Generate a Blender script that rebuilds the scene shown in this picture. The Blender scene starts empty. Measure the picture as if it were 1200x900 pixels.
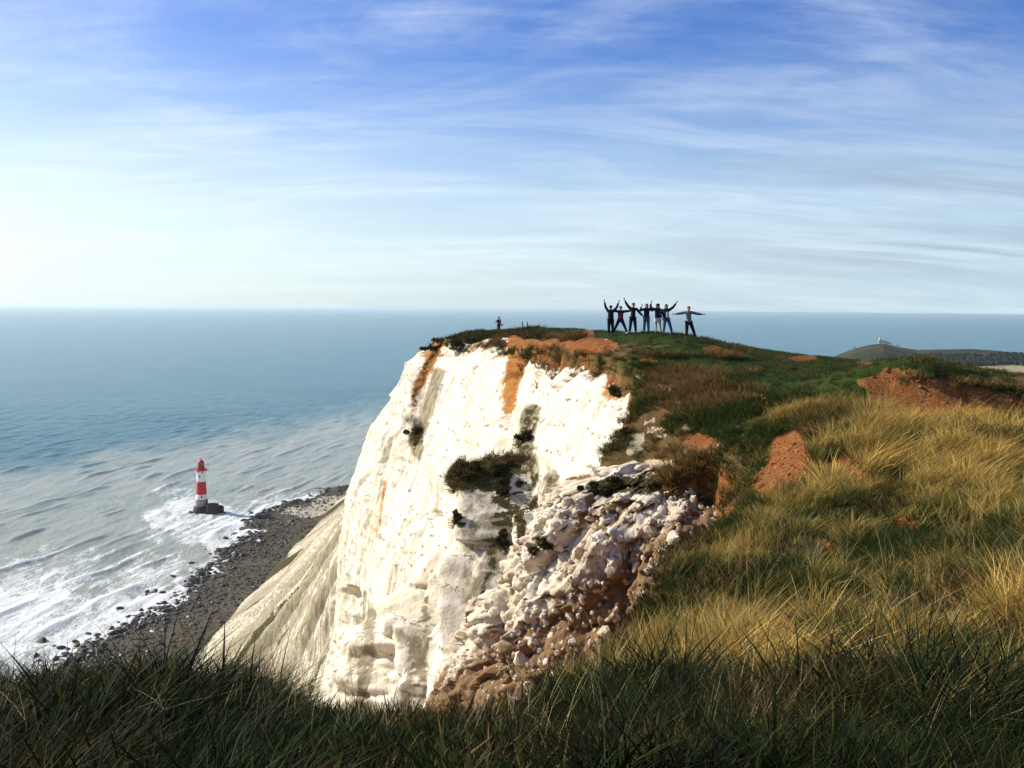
import bpy, bmesh, math, random
import numpy as np
from mathutils import Matrix, Vector, Euler
R = math.radians
rng = np.random.default_rng(7); random.seed(7)
S = bpy.context.scene; COL = S.collection

# ------------------------------------------------------------------ camera
CZ = 164.0; F = 1080.0; PITCH = 4.63; ROLL = 0.62
cd = bpy.data.cameras.new('camera'); cam = bpy.data.objects.new('camera', cd); COL.objects.link(cam)
cd.sensor_width = 36; cd.lens = 36*F/1200; cd.clip_start = .1; cd.clip_end = 400000
CR = Matrix.Rotation(R(90-PITCH), 3, 'X') @ Matrix.Rotation(R(ROLL), 3, 'Z')
cam.matrix_world = Matrix.Translation((0, 0, CZ)) @ CR.to_4x4()
S.camera = cam
S.render.resolution_x = 1024; S.render.resolution_y = 768

# ------------------------------------------------------------------ light
SUN_EL, SUN_AZ = 29.0, -69.0        # azimuth from +y towards +x
sl = bpy.data.lights.new('sun', 'SUN'); sun = bpy.data.objects.new('sun', sl); COL.objects.link(sun)
sl.energy = 5.0; sl.angle = R(.5); sl.color = (1, .93, .80)
sd = Vector((math.sin(R(SUN_AZ))*math.cos(R(SUN_EL)), math.cos(R(SUN_AZ))*math.cos(R(SUN_EL)), math.sin(R(SUN_EL))))
sun.rotation_euler = sd.to_track_quat('Z', 'Y').to_euler(); sun.location = (-30, 10, CZ+40)
S.view_settings.view_transform = 'Standard'; S.view_settings.look = 'None'
S.view_settings.exposure = 0.45; S.view_settings.gamma = 1

# ------------------------------------------------------------------ node helper
class NT:
    def __init__(s, nt): s.nt = nt; nt.nodes.clear()
    def n(s, typ, ins=None, **kw):
        nd = s.nt.nodes.new(typ)
        for k, v in kw.items(): setattr(nd, k, v)
        for k, v in (ins or {}).items():
            i = nd.inputs[k]
            if isinstance(v, bpy.types.NodeSocket): s.nt.links.new(v, i)
            else: i.default_value = v
        return nd
    def math(s, op, a, b=0.0, c=0.0, clamp=False):
        nd = s.n('ShaderNodeMath', {0: a, 1: b, 2: c}, operation=op); nd.use_clamp = clamp; return nd.outputs[0]
    def mix(s, f, a, b, blend='MIX'):
        nd = s.n('ShaderNodeMix', data_type='RGBA', blend_type=blend)
        for i, v in ((0, f), (6, a), (7, b)):
            if isinstance(v, bpy.types.NodeSocket): s.nt.links.new(v, nd.inputs[i])
            else:
                if i and len(v) == 3: v = (*v, 1)
                nd.inputs[i].default_value = v
        return nd.outputs[2]
    def noise(s, vec, scale, detail=4, rough=.55, dist=0.0):
        return s.n('ShaderNodeTexNoise', {'Vector': vec, 'Scale': scale, 'Detail': detail, 'Roughness': rough, 'Distortion': dist}).outputs[0]
    def ramp(s, f, lo, hi, a=0., b=1.):
        nd = s.n('ShaderNodeMapRange', {0: f, 1: lo, 2: hi, 3: a, 4: b}); nd.interpolation_type = 'SMOOTHSTEP'; return nd.outputs[0]
    def mapv(s, vec, scale=(1, 1, 1), rot=(0, 0, 0), loc=(0, 0, 0)):
        return s.n('ShaderNodeMapping', {0: vec, 1: loc, 2: rot, 3: scale}).outputs[0]
    def attr(s, name, typ='GEOMETRY', out=2):
        nd = s.n('ShaderNodeAttribute'); nd.attribute_name = name; nd.attribute_type = typ; return nd.outputs[out]

# ------------------------------------------------------------------ sky
W = bpy.data.worlds.new("World"); S.world = W; W.use_nodes = True
T = NT(W.node_tree)
sky = T.n('ShaderNodeTexSky'); sky.sky_type = 'NISHITA'; sky.sun_disc = False
sky.sun_elevation = R(SUN_EL); sky.sun_rotation = R(SUN_AZ); sky.altitude = 100
sky.air_density = 1.0; sky.dust_density = 1.2; sky.ozone_density = 3.0
tc = T.n('ShaderNodeTexCoord').outputs['Generated']
sx = T.n('ShaderNodeSeparateXYZ', {0: tc})
den = T.math('ADD', T.math('ABSOLUTE', sx.outputs[2]), .20)
pl = T.n('ShaderNodeCombineXYZ', {0: T.math('DIVIDE', sx.outputs[0], den), 1: T.math('DIVIDE', sx.outputs[1], den), 2: 0.0}).outputs[0]
m1 = T.mapv(pl, (.75, 2.1, 1), (0, 0, R(-14)))
wsp = T.noise(m1, 1.1, 9, .62, .9)
big = T.noise(T.mapv(pl, (.5, .8, 1), (0, 0, R(20)), (3.1, 1.7, 0)), .55, 3, .5, .3)
fine = T.noise(T.mapv(pl, (1, 4.0, 1), (0, 0, R(-22))), 2.2, 8, .65, .6)
cl = T.math('ADD', T.math('MULTIPLY', wsp, .62), T.math('ADD', T.math('MULTIPLY', big, .35), T.math('MULTIPLY', fine, .25)))
cl = T.ramp(cl, .50, .86)
az = T.math('ARCTAN2', sx.outputs[0], sx.outputs[1])        # -ve to the left, sunward
side = T.ramp(az, -.75, .6, 1.0, 0.0)
low = T.ramp(sx.outputs[2], .01, .30, 1.0, 0.0)
veil = T.math('MULTIPLY', T.math('MULTIPLY', T.math('POWER', low, 1.2), T.math('ADD', .30, T.math('MULTIPLY', side, .70))), .82)
cloudf = T.math('MULTIPLY', cl, T.math('ADD', .42, T.math('MULTIPLY', side, .33)))
skyc = T.n('ShaderNodeHueSaturation', {'Hue': .520, 'Saturation': 1.34, 'Value': 1.15, 'Fac': 1.0, 'Color': sky.outputs[0]}).outputs[0]
veil2 = T.math('MULTIPLY', T.ramp(sx.outputs[2], .0, .24, 1.0, 0.0), T.math('SUBTRACT', 1.0, side))
c1 = T.mix(T.math('MULTIPLY', veil2, .85), skyc, (3.0, 4.5, 5.7))
c1 = T.mix(veil, c1, (6.4, 7.6, 8.2))
c2 = T.mix(cloudf, c1, (7.4, 8.1, 8.7))
gband = T.math('MULTIPLY', T.math('MULTIPLY', T.ramp(T.noise(T.mapv(pl, (.5, 2.6, 1), (0, 0, R(-8)), (1.3, 4.1, 0)), .9, 5, .55, .4), .42, .62), T.ramp(az, .0, .45)), T.math('MULTIPLY', T.ramp(sx.outputs[2], .02, .07), T.ramp(sx.outputs[2], .22, .12)))
c2 = T.mix(T.math('MULTIPLY', gband, .75), c2, (2.6, 3.4, 4.7))
bg = T.n('ShaderNodeBackground', {'Color': c2, 'Strength': .10})
T.n('ShaderNodeOutputWorld', {0: bg.outputs[0]})

# ------------------------------------------------------------------ maths helpers
CRn = np.array(CR); CRi = CRn.T
def ray(px, py):
    d = np.stack([(np.asarray(px, float)-600)/F, -(np.asarray(py, float)-450)/F, -np.ones_like(np.asarray(px, float)+np.asarray(py, float)*0)], -1)
    return d @ CRn.T
def at(px, py, d):
    v = ray(px, py); v = v*(d/v[..., 1:2] if v.ndim > 1 else d/v[1]); return v+np.array([0, 0, CZ])
def survey(x, y, z):
    """bearing and depression of points as measured in the photograph (1200x900)"""
    p = np.stack([x, y, np.asarray(z)-CZ], -1) @ CRn
    w = np.minimum(p[..., 2], -.05)
    return 600-F*p[..., 0]/w, 450+F*p[..., 1]/w
def _h(ix, iy, iz, s):
    h = (ix.astype(np.uint32)*np.uint32(374761393) + iy.astype(np.uint32)*np.uint32(668265263) + iz.astype(np.uint32)*np.uint32(2147483647) + np.uint32((s*974634777) & 0xffffffff))
    h = (h ^ (h >> np.uint32(13)))*np.uint32(1274126177); h = (h ^ (h >> np.uint32(15)))*np.uint32(2246822519)
    return (h ^ (h >> np.uint32(16))).astype(np.float64)/4294967295.0
def vn(x, y, z=0., s=0):
    x, y, z = np.broadcast_arrays(np.asarray(x, float), np.asarray(y, float), np.asarray(z, float))
    fx, fy, fz = np.floor(x), np.floor(y), np.floor(z)
    ix, iy, iz = (a.astype(np.int64) & 0xffffffff for a in (fx, fy, fz))
    u, v, w = x-fx, y-fy, z-fz
    u, v, w = (t*t*(3-2*t) for t in (u, v, w)); o = 0
    for a in (0, 1):
        for b in (0, 1):
            for c in (0, 1):
                o = o+_h(ix+a, iy+b, iz+c, s)*(u if a else 1-u)*(v if b else 1-v)*(w if c else 1-w)
    return o*2-1
def fbm(x, y, z=0., o=4, s=0, g=.5):
    a, t, r = 1., 0., 0.
    for i in range(o):
        r = r+a*vn(np.asarray(x)*2**i+i*17.3, np.asarray(y)*2**i+i*9.1, np.asarray(z)*2**i+i*5.7, s+i); t += a; a *= g
    return r/t
def ss(a, b, x):
    t = np.clip((x-a)/(b-a), 0, 1); return t*t*(3-2*t)
def cell(x, y, z, s=0):
    """distance to nearest and second nearest feature point, and cell id"""
    fx, fy, fz = np.floor(x).astype(np.int64), np.floor(y).astype(np.int64), np.floor(z).astype(np.int64)
    d1 = np.full(x.shape, 9.); d2 = d1.copy(); idn = np.zeros(x.shape)
    for a in (-1, 0, 1):
        for b in (-1, 0, 1):
            for c in (-1, 0, 1):
                i, j, k = ((q & 0xffffffff) for q in (fx+a, fy+b, fz+c))
                px = fx+a+_h(i, j, k, s); py = fy+b+_h(i, j, k, s+1); pz = fz+c+_h(i, j, k, s+2)
                d = np.sqrt((px-x)**2+(py-y)**2+(pz-z)**2)
                n1 = d < d1; d2 = np.where(n1, d1, np.minimum(d2, d)); idn = np.where(n1, _h(i, j, k, s+5), idn); d1 = np.where(n1, d, d1)
    return d1, d2, idn
def facet(x, y, z, s=0):
    """angular blocks: every cell gets a tilted plane of its own"""
    fx, fy, fz = np.floor(x).astype(np.int64), np.floor(y).astype(np.int64), np.floor(z).astype(np.int64)
    d1 = np.full(x.shape, 9.); d2 = d1.copy(); h = np.zeros(x.shape)
    for a in (-1, 0, 1):
        for b in (-1, 0, 1):
            for c in (-1, 0, 1):
                i, j, k = ((q & 0xffffffff) for q in (fx+a, fy+b, fz+c))
                ex, ey, ez = x-(fx+a+_h(i, j, k, s)), y-(fy+b+_h(i, j, k, s+1)), z-(fz+c+_h(i, j, k, s+2))
                d = np.sqrt(ex*ex+ey*ey+ez*ez); n1 = d < d1
                hh = _h(i, j, k, s+5)-.5+1.1*(ex*(_h(i, j, k, s+6)-.5)+ey*(_h(i, j, k, s+7)-.5)+ez*(_h(i, j, k, s+8)-.5))
                d2 = np.where(n1, d1, np.minimum(d2, d)); h = np.where(n1, hh, h); d1 = np.where(n1, d, d1)
    return h, d2-d1
def segd(px, py, pts):
    """distance to polyline, and parameter along it"""
    D = np.full(px.shape, 1e9); L = np.zeros(px.shape); n = len(pts)-1
    if n == 0:
        return np.hypot(px-pts[0][0], py-pts[0][1]), L
    for i in range(n):
        (ax, ay), (bx, by) = pts[i][:2], pts[i+1][:2]
        vx, vy = bx-ax, by-ay; t = np.clip(((px-ax)*vx+(py-ay)*vy)/(vx*vx+vy*vy+1e-9), 0, 1)
        d = np.hypot(px-ax-t*vx, py-ay-t*vy); m = d < D
        D = np.where(m, d, D); L = np.where(m, (i+t)/n, L)
    return D, L
def mesh_np(name, V, Q, mat, attrs=None, parent=None, smooth=True, kind=None):
    me = bpy.data.meshes.new(name); V = np.asarray(V, np.float32); Q = np.asarray(Q, np.int32)
    k = Q.shape[1]
    me.vertices.add(len(V)); me.vertices.foreach_set('co', V.ravel())
    me.loops.add(Q.size); me.loops.foreach_set('vertex_index', Q.ravel())
    me.polygons.add(len(Q)); me.polygons.foreach_set('loop_start', np.arange(0, Q.size, k, dtype=np.int32))
    me.update(calc_edges=True)
    me.polygons.foreach_set('use_smooth', np.full(len(Q), smooth))
    for a, v in (attrs or {}).items():
        at_ = me.attributes.new(a, 'FLOAT', 'POINT'); at_.data.foreach_set('value', np.asarray(v, np.float32).ravel())
    me.materials.append(mat); me.validate()
    o = bpy.data.objects.new(name, me); COL.objects.link(o)
    if parent: o.parent = parent
    if kind: o['kind'] = kind
    return o
def gridq(n, m):
    i = np.arange(n-1)[:, None]*m+np.arange(m-1)[None, :]
    return np.stack([i, i+1, i+m+1, i+m], -1).reshape(-1, 4)
def compact(V, Q, attrs):
    u, inv = np.unique(Q, return_inverse=True)
    return V[u], inv.reshape(Q.shape), {k: v[u] for k, v in attrs.items()}

# ------------------------------------------------------------------ materials
def newmat(name):
    m = bpy.data.materials.new(name); m.use_nodes = True; return m, NT(m.node_tree)
def finish(T, color, rough=.9, bump=None, bstr=.5, bdist=.05, spec=.2, **kw):
    ins = {'Base Color': color if isinstance(color, bpy.types.NodeSocket) else (*color, 1), 'Roughness': rough, 'Specular IOR Level': spec}
    ins.update(kw)
    if bump is not None:
        ins['Normal'] = T.n('ShaderNodeBump', {'Height': bump, 'Strength': bstr, 'Distance': bdist}).outputs[0]
    b = T.n('ShaderNodeBsdfPrincipled', ins); T.n('ShaderNodeOutputMaterial', {0: b.outputs[0]}); return b
def simple(name, c, rough=.8, var=.15, scale=8., spec=.3, **kw):
    m, T = newmat(name); p = T.n('ShaderNodeTexCoord').outputs['Object']
    n = T.noise(p, scale, 5, .6)
    col = T.mix(T.ramp(n, .3, .7), tuple(max(0, v*(1-var)) for v in c), tuple(min(1, v*(1+var)) for v in c))
    finish(T, col, rough, n, .3, .02, spec, **kw); return m

ORANGE = (.40, .125, .02); ORANGE2 = (.42, .21, .06)
def chalk_mat():
    m, T = newmat('chalk'); P = T.n('ShaderNodeNewGeometry').outputs['Position']
    n1 = T.noise(T.mapv(P, (1, 1, .25)), .35, 6, .6); n2 = T.noise(P, 1.6, 8, .68); n3 = T.noise(T.mapv(P, (1, 1, .18)), 1.3, 6, .65)
    nf = T.noise(P, 7, 6, .7)
    base = T.mix(T.ramp(n1, .40, .72), (.80, .745, .61), (.66, .58, .42))
    base = T.mix(T.math('MULTIPLY', T.ramp(n3, .48, .70), .7), base, (.50, .41, .24))
    # flint courses: thin broken dark rows following the bedding
    sp = T.n('ShaderNodeSeparateXYZ', {0: P})
    zz = T.math('ADD', sp.outputs[2], T.math('MULTIPLY', T.noise(P, .12, 2, .5), 1.4))
    zz = T.math('ADD', zz, T.math('MULTIPLY', sp.outputs[1], .012))
    fr = T.math('ABSOLUTE', T.math('SUBTRACT', T.math('FRACT', T.math('MULTIPLY', zz, .72)), .5))
    ln = T.ramp(fr, .05, .12, 1, 0)
    fl = T.math('MULTIPLY', ln, T.ramp(T.noise(T.mapv(P, (1, 1, 1.6)), 2.6, 4, .7), .54, .62))
    base = T.mix(T.math('MULTIPLY', fl, .8), base, (.20, .17, .12))
    base = T.mix(T.math('MULTIPLY', T.ramp(nf, .63, .70), .45), base, (.30, .25, .16))
    gy = T.attr('grey'); so = T.attr('soil'); ve = T.attr('veg')
    nn = T.math('SUBTRACT', n2, .5)
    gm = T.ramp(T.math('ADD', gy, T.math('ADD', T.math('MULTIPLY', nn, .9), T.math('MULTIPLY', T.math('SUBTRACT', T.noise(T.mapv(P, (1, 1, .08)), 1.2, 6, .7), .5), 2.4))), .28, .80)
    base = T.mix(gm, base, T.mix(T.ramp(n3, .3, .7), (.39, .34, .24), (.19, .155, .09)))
    sm = T.ramp(T.math('ADD', so, T.math('MULTIPLY', nn, 1.5)), .32, .66)
    base = T.mix(sm, base, T.mix(T.ramp(n2, .35, .65), T.mix(nf, (.30, .09, .02), ORANGE), ORANGE2))
    vm = T.ramp(T.math('ADD', ve, T.math('MULTIPLY', nn, 1.5)), .38, .58)
    base = T.mix(vm, base, T.mix(T.ramp(nf, .4, .65), (.035, .035, .012), (.10, .085, .03)))
    bh = T.math('ADD', T.math('MULTIPLY', n2, .8), T.math('ADD', T.math('MULTIPLY', nf, .35), T.math('MULTIPLY', fl, -.3)))
    finish(T, base, .95, bh, .85, .22, .1); return m
def rubble_mat():
    m, T = newmat('chalk_rubble'); P = T.n('ShaderNodeNewGeometry').outputs['Position']
    oi = T.n('ShaderNodeObjectInfo').outputs['Random']
    n1 = T.noise(P, .7, 5, .6); n2 = T.noise(P, 4, 8, .7); nf = T.noise(P, 16, 6, .7)
    base = T.mix(T.ramp(n1, .35, .65), (.74, .675, .535), (.56, .465, .33))
    base = T.mix(T.math('MULTIPLY', T.ramp(n2, .50, .68), .65), base, (.44, .31, .18))
    base = T.mix(T.math('MULTIPLY', T.ramp(T.math('FRACT', T.math('MULTIPLY', oi, 7.3)), .55, 1), .45), base, (.42, .30, .18))
    so = T.attr('soil'); nn = T.math('SUBTRACT', n2, .5)
    base = T.mix(T.ramp(T.math('ADD', so, T.math('MULTIPLY', nn, 1.2)), .35, .62), base, T.mix(nf, (.11, .065, .03), (.34, .215, .11)))  # brown of the soil and of the shade painted low on the buttress
    ve = T.attr('veg')
    base = T.mix(T.ramp(T.math('ADD', ve, T.math('MULTIPLY', nn, 1.4)), .4, .6), base, (.05, .045, .018))
    finish(T, base, .95, T.math('ADD', n2, T.math('MULTIPLY', nf, .4)), .8, .07, .1); return m
def land_mat():
    m, T = newmat('turf'); P = T.n('ShaderNodeNewGeometry').outputs['Position']
    n1 = T.noise(P, .5, 6, .65, .4); n2 = T.noise(P, 2.6, 7, .7); nf = T.noise(P, 13, 6, .75)
    n0 = T.noise(P, .11, 4, .6)
    gr = T.mix(T.ramp(nf, .35, .7), (.014, .030, .005), (.05, .08, .012))
    br = T.mix(T.ramp(nf, .35, .65), (.045, .030, .012), (.20, .13, .045))
    gm = T.math('ADD', T.attr('green'), T.math('MULTIPLY', T.math('SUBTRACT', n1, .5), 1.1))
    base = T.mix(T.ramp(gm, .3, .62), br, gr)
    base = T.mix(T.math('MULTIPLY', T.ramp(n2, .56, .7), .6), base, (.02, .022, .007))
    ch = T.ramp(T.math('ADD', T.attr('chalkm'), T.math('MULTIPLY', T.math('SUBTRACT', n2, .5), 1.6)), .42, .58)
    base = T.mix(ch, base, T.mix(T.ramp(nf, .4, .65), (.46, .34, .19), (.66, .58, .43)))
    so = T.ramp(T.math('ADD', T.attr('soil'), T.math('MULTIPLY', T.math('SUBTRACT', n2, .5), 1.3)), .38, .58)
    base = T.mix(so, base, T.mix(T.ramp(nf, .3, .7), (.13, .045, .015), T.mix(T.ramp(n2, .35, .65), (.36, .115, .025), (.38, .20, .075))))
    finish(T, base, .95, T.math('ADD', T.math('MULTIPLY', n2, .8), nf), .9, .10, .08); return m
M_chalk, M_rub, M_land = chalk_mat(), rubble_mat(), land_mat()

# ------------------------------------------------------------------ the lie of the land
CT = [  # bearing px, row px, distance m : heights of the turf read off the photograph
 (0,900,3.1),(300,900,3.1),(600,900,3.1),(900,900,3.1),(1200,900,3.1),
 (-150,835,4.4),(0,835,4.3),(190,822,4.4),(400,862,3.8),(600,868,3.9),(700,850,4.6),(900,838,4.6),(1050,838,4.6),(1200,838,4.6),
 (700,815,7.2),(650,838,9.0),(600,855,9.0),(900,790,7.0),(1050,780,6.6),(1200,770,6.2),
 (760,700,14),(700,770,11.5),(850,608,22),(800,650,17.5),(900,700,11.2),(1200,700,8.2),(1050,700,9.5),(1200,610,13),(1000,610,16),
 (1200,530,20),(1000,508,24),(900,548,24),(860,570,28),(1060,486,28),(1190,498,25),(1060,437,32),(1160,452,32),
 (1200,442,62),(1100,432,60),(960,420,58),(960,421.5,75),(900,413,70),(850,408,66),(808,403,62),(765,399.5,66),(715,394,72),(900,412,53),(850,404.5,50),(808,400,48),(765,397,50),(715,391,56),(690,387,65),(660,385,78),(620,386,95),(585,388,107),(555,391,110),(528,397,113),(505,408,120),
 (745,432,46),(735,425,47),(697,409,51),(670,403,54.5),(647,399,60),(624,399,68),(600,401,80),(780,440,44),(860,440,42),(800,482,38),(770,530,36),(850,522,32),(900,472,34),(950,440,42),(705,575,33.5),(820,585,30),(550,408,102),
]
cp = np.array([at(*c) for c in CT])
ctl = [(math.atan2(p[0], p[1]), math.log(math.hypot(p[0], p[1])), (p[2]-CZ)/math.hypot(p[0], p[1])) for p in cp]
for azd, L in {-60: ((3, -1.65), (6, -2.3), (30, -2.5)), -120: ((3, -1.6), (30, -1.5), (300, -3)), 178: ((3, -1.6), (30, -1), (300, -3)), 120: ((3, -1.6), (30, -1.2), (300, -8)),
               50: ((3, -1.65), (6, -2.0), (12, -2.2), (30, -2.4), (100, -5.), (500, -40)), 80: ((3, -1.6), (12, -1.9), (30, -2.0), (150, -5), (500, -35)),
               -2: ((200, -8.6), (400, -20), (900, -50), (1500, -164)), -6: ((170, -8.5), (400, -22), (900, -52), (1500, -164)), 8: ((75, -2.6), (110, -5.2), (200, -12), (500, -32), (1500, -164)), 18: ((90, -5.5), (200, -16), (600, -50), (1500, -164)),
               29: ((120, -9.5), (250, -22), (600, -56), (1500, -164)), -14: ((150, -12), (400, -30), (1500, -164))}.items():
    for r, z in L: ctl.append((R(azd), math.log(r), z/r))
ctl = np.array(ctl)
def _U(r2): return r2*np.log(r2+1e-9)
A_SC = 1.6
def tps_fit(P, v, lam=.002):
    n = len(P); d2 = ((P[:, None]-P[None])**2).sum(-1)
    K = _U(d2)+lam*np.eye(n); Q = np.c_[np.ones(n), P]; M = np.block([[K, Q], [Q.T, np.zeros((3, 3))]])
    return np.linalg.solve(M, np.r_[v, 0, 0, 0])
CP = ctl[:, :2]*np.array([A_SC, 1]); CW = tps_fit(CP, ctl[:, 2])
def tps(a, l):
    sh = a.shape; a = a.ravel()*A_SC; l = l.ravel(); out = CW[-3]+CW[-2]*a+CW[-1]*l
    for i in range(len(CP)): out += CW[i]*_U((a-CP[i, 0])**2+(l-CP[i, 1])**2)
    return out.reshape(sh)

COAST = [(-400, -60), (-40, -3), (-12, 3.2), (-4, 4.9), (-2.4, 5.0), (-.9, 4.35), (0, 4.4), (.25, 6), (.42, 9), (1.2, 12), (2.07, 14), (3.1, 17), (5.0, 22), (6.5, 25), (7.6, 28), (7.6, 32), (5.9, 32.6),
         (4.0, 34.2), (3.9, 37), (5.4, 40.5), (6.4, 44), (5.7, 47.5), (4.6, 51), (3.5, 54.5), (2.6, 60), (1.5, 68), (0, 80), (-3.6, 98), (-7.5, 108), (-11, 119), (-11.3, 123), (-11, 140), (-11, 200), (-11, 400), (-11, 900), (200, 1700), (3400, 1700), (3400, -500), (-400, -500)]
def coast_out(x, y):
    """signed metres beyond the cliff edge (negative on the land)"""
    D = np.full(x.shape, 1e9); ins = np.zeros(x.shape, bool); n = len(COAST)
    for i in range(n):
        (ax, ay), (bx, by) = COAST[i], COAST[(i+1) % n]; vx, vy = bx-ax, by-ay
        t = np.clip(((x-ax)*vx+(y-ay)*vy)/(vx*vx+vy*vy), 0, 1)
        D = np.minimum(D, np.hypot(x-ax-t*vx, y-ay-t*vy))
        c = ((ay > y) != (by > y))
        ins ^= c & (x < (bx-ax)*(y-ay)/(by-ay+1e-12)+ax)
    return np.where(ins, -D, D)
def land(x, y):
    """height of the land surface and signed distance past the edge"""
    r = np.maximum(np.hypot(x, y), 2.3); a = np.arctan2(x, y)
    z = CZ+tps(a, np.log(r))*r
    z = np.where(r > 1300, np.minimum(z, CZ-150), z)
    co = coast_out(x, y)
    sc = np.clip(r/30, .15, 1.1)
    co = co+sc*(.45*fbm(x*.55/sc+3, y*.55/sc, 0, 4, 11)+.30*vn(x*2.2/sc, y*2.2/sc, 0, 5))
    mid = ss(5, 9, r)*(1-ss(30, 48, r))+.12*ss(30, 48, r)*(1-ss(100, 200, r))
    skl_ = 0
    z = z+mid*(.36*fbm(x*.36, y*.26, 0, 4, 21)+.26*fbm(x*1.1, y*.8, 0, 3, 31))+(1-ss(5, 9, r))*.07*fbm(x*1.5, y*1.5, 0, 3, 41)
    # scrubby mid slope has ribs running down to the edge
    rib = ss(30, 34, r)*(1-ss(42, 48, r))*ss(-9, -1, co)
    z = z+rib*(.55*fbm(x*.45, y*.30, 0, 3, 71)-.1)
    # small red earth scarp on the right
    sx_, sy_ = x-15.0, y-31.0
    g = ss(-3.6, -2.4, x-14.6)*(1-ss(2.6, 6.2, x-14.6))
    z = z+g*(.95*ss(-.8, .6, y-30.6+.30*(x-14.6)-.6*vn(x*.8, y*.2, 0, 9))-.45)*(1-.0*sx_)*np.exp(-(np.maximum(0, np.abs(y-30.3)-1.2)/3.)**2)
    far = ss(38, 46, r)
    z = z-far*.30*np.minimum(np.maximum(0, co+1.2), 1.8)**2
    out = np.maximum(co, 0)
    z = z-out*3.4-np.minimum(out, .3)*.8*(1-far)
    # banks of short slopes above the edge
    return np.maximum(z, -1.2), co

# ------------------------------------------------------------------ land mesh
rr = np.concatenate([np.geomspace(.25, 3, 40)[:-1], np.geomspace(3, 20, 230)[:-1], np.geomspace(20, 140, 330)[:-1], np.geomspace(140, 1700, 90)])
aa = np.concatenate([np.linspace(-180, -40, 80)[:-1], np.linspace(-40, -12, 120)[:-1], np.linspace(-12, 31, 480)[:-1], np.linspace(31, 180, 110)])
AA, RR = np.meshgrid(np.radians(aa), rr, indexing='ij')
X = RR*np.sin(AA); Y = RR*np.cos(AA)
Z, CO = land(X, Y)
px, py = survey(X, Y, Z); vis = (Y > 2)
def blob(px, py, items, jag=.35, s=0):
    o = np.zeros(px.shape)
    for (cx, cy, rx, ry, a) in items:
        d = np.hypot((px-cx)/rx, (py-cy)/ry)+jag*fbm(px/18., py/14., 0, 3, s)
        o = np.maximum(o, a*(1-ss(.6, 1.25, d)))
    return o
LSOIL = [(928, 535, 30, 38, 1.2), (905, 568, 24, 20, 1), (990, 550, 30, 18, 1.1), (925, 752, 38, 26, 1.1), (915, 712, 14, 11, .9), (1060, 620, 18, 11, .8), (1150, 560, 22, 10, .8), (965, 640, 16, 9, .75), (1110, 690, 22, 12, .8), (850, 705, 14, 12, .75), (1010, 560, 14, 8, .7), (1088, 467, 74, 22, 1.2), (1148, 474, 54, 16, 1.1), (1030, 449, 26, 9, 1), (1050, 438, 26, 6, .8),
         (820, 520, 26, 14, .8), (836, 500, 14, 8, .5), (858, 468, 14, 10, .6), (760, 423, 12, 5, .7), (770, 445, 8, 12, .4), (645, 403, 66, 7, .7), (690, 406, 34, 10, .95), (604, 402, 18, 10, .8), (690, 392, 8, 6, .7), (775, 478, 9, 20, .5),
         (940, 420, 20, 4, .6), (836, 408, 16, 4, .6), (1015, 425, 14, 3, .5), (902, 476, 10, 7, .7), (858, 602, 14, 14, .6)]
LCHALK = [(752, 441, 10, 4, .8), (742, 470, 12, 8, .8), (820, 522, 18, 10, .8), (875, 466, 22, 8, .8), (835, 485, 20, 5, .6), (745, 520, 12, 14, .8), (772, 505, 10, 10, .6), (790, 470, 12, 5, .5), (925, 750, 14, 16, .55), (940, 790, 14, 10, .6), (770, 545, 26, 8, .7), (800, 575, 60, 8, .6), (780, 455, 12, 5, .7), (762, 492, 12, 6, .7), (800, 500, 14, 6, .6), (850, 445, 12, 4, .5), (748, 550, 10, 10, .7)]
soil = blob(px, py, LSOIL, .3, 3); chalkm = blob(px+9*fbm(px/7., py/5., 0, 3, 81), py+6*fbm(px/7., py/5., 0, 3, 82), LCHALK, .8, 8)
ed, el = segd(px, py, [(850, 600), (800, 648), (760, 690), (720, 745), (690, 785), (630, 835)])
soil = np.maximum(soil, 1.0*(1-ss(4, 22, ed+6*fbm(px/9., py/9., 0, 3, 4))))
soil = np.where(CO > .1, np.maximum(soil, .62+.5*fbm(X*.8, Y*.8, Z*.8, 3, 19)), soil)*vis
chalkm = np.where((CO > .5) & (RR > 35), np.maximum(chalkm, .45+.5*fbm(X*.7, Y*.7, Z*.7, 3, 29)), chalkm)
chalkm = chalkm*vis
green = .15+.75*ss(400, 392, py)*(RR > 30)
def gpatch(items): return blob(px, py, items, .4, 15)
green = np.maximum(green, gpatch([(960, 445, 110, 22, .95), (1000, 425, 260, 12, .9), (1150, 430, 120, 14, .9), (850, 412, 120, 9, .8), (760, 398, 120, 7, .9), (870, 500, 60, 12, .55), (1190, 480, 60, 30, .8), (780, 640, 70, 60, .55), (1050, 520, 60, 30, .5), (1000, 650, 60, 60, .5), (860, 660, 70, 60, .5)]))
green = np.where(RR > 66, .9, green); green = np.where(RR < 5.5, .6, green)
V = np.stack([X, Y, Z], -1).reshape(-1, 3); Q = gridq(*X.shape)
keep = (Z.reshape(-1)[Q] > -1.1).any(1); Q = Q[keep][:, ::-1]
V, Q, A = compact(V, Q, dict(soil=soil.ravel(), chalkm=chalkm.ravel(), green=green.ravel()))
mesh_np('headland', V, Q, M_land, A, kind='structure')

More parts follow.
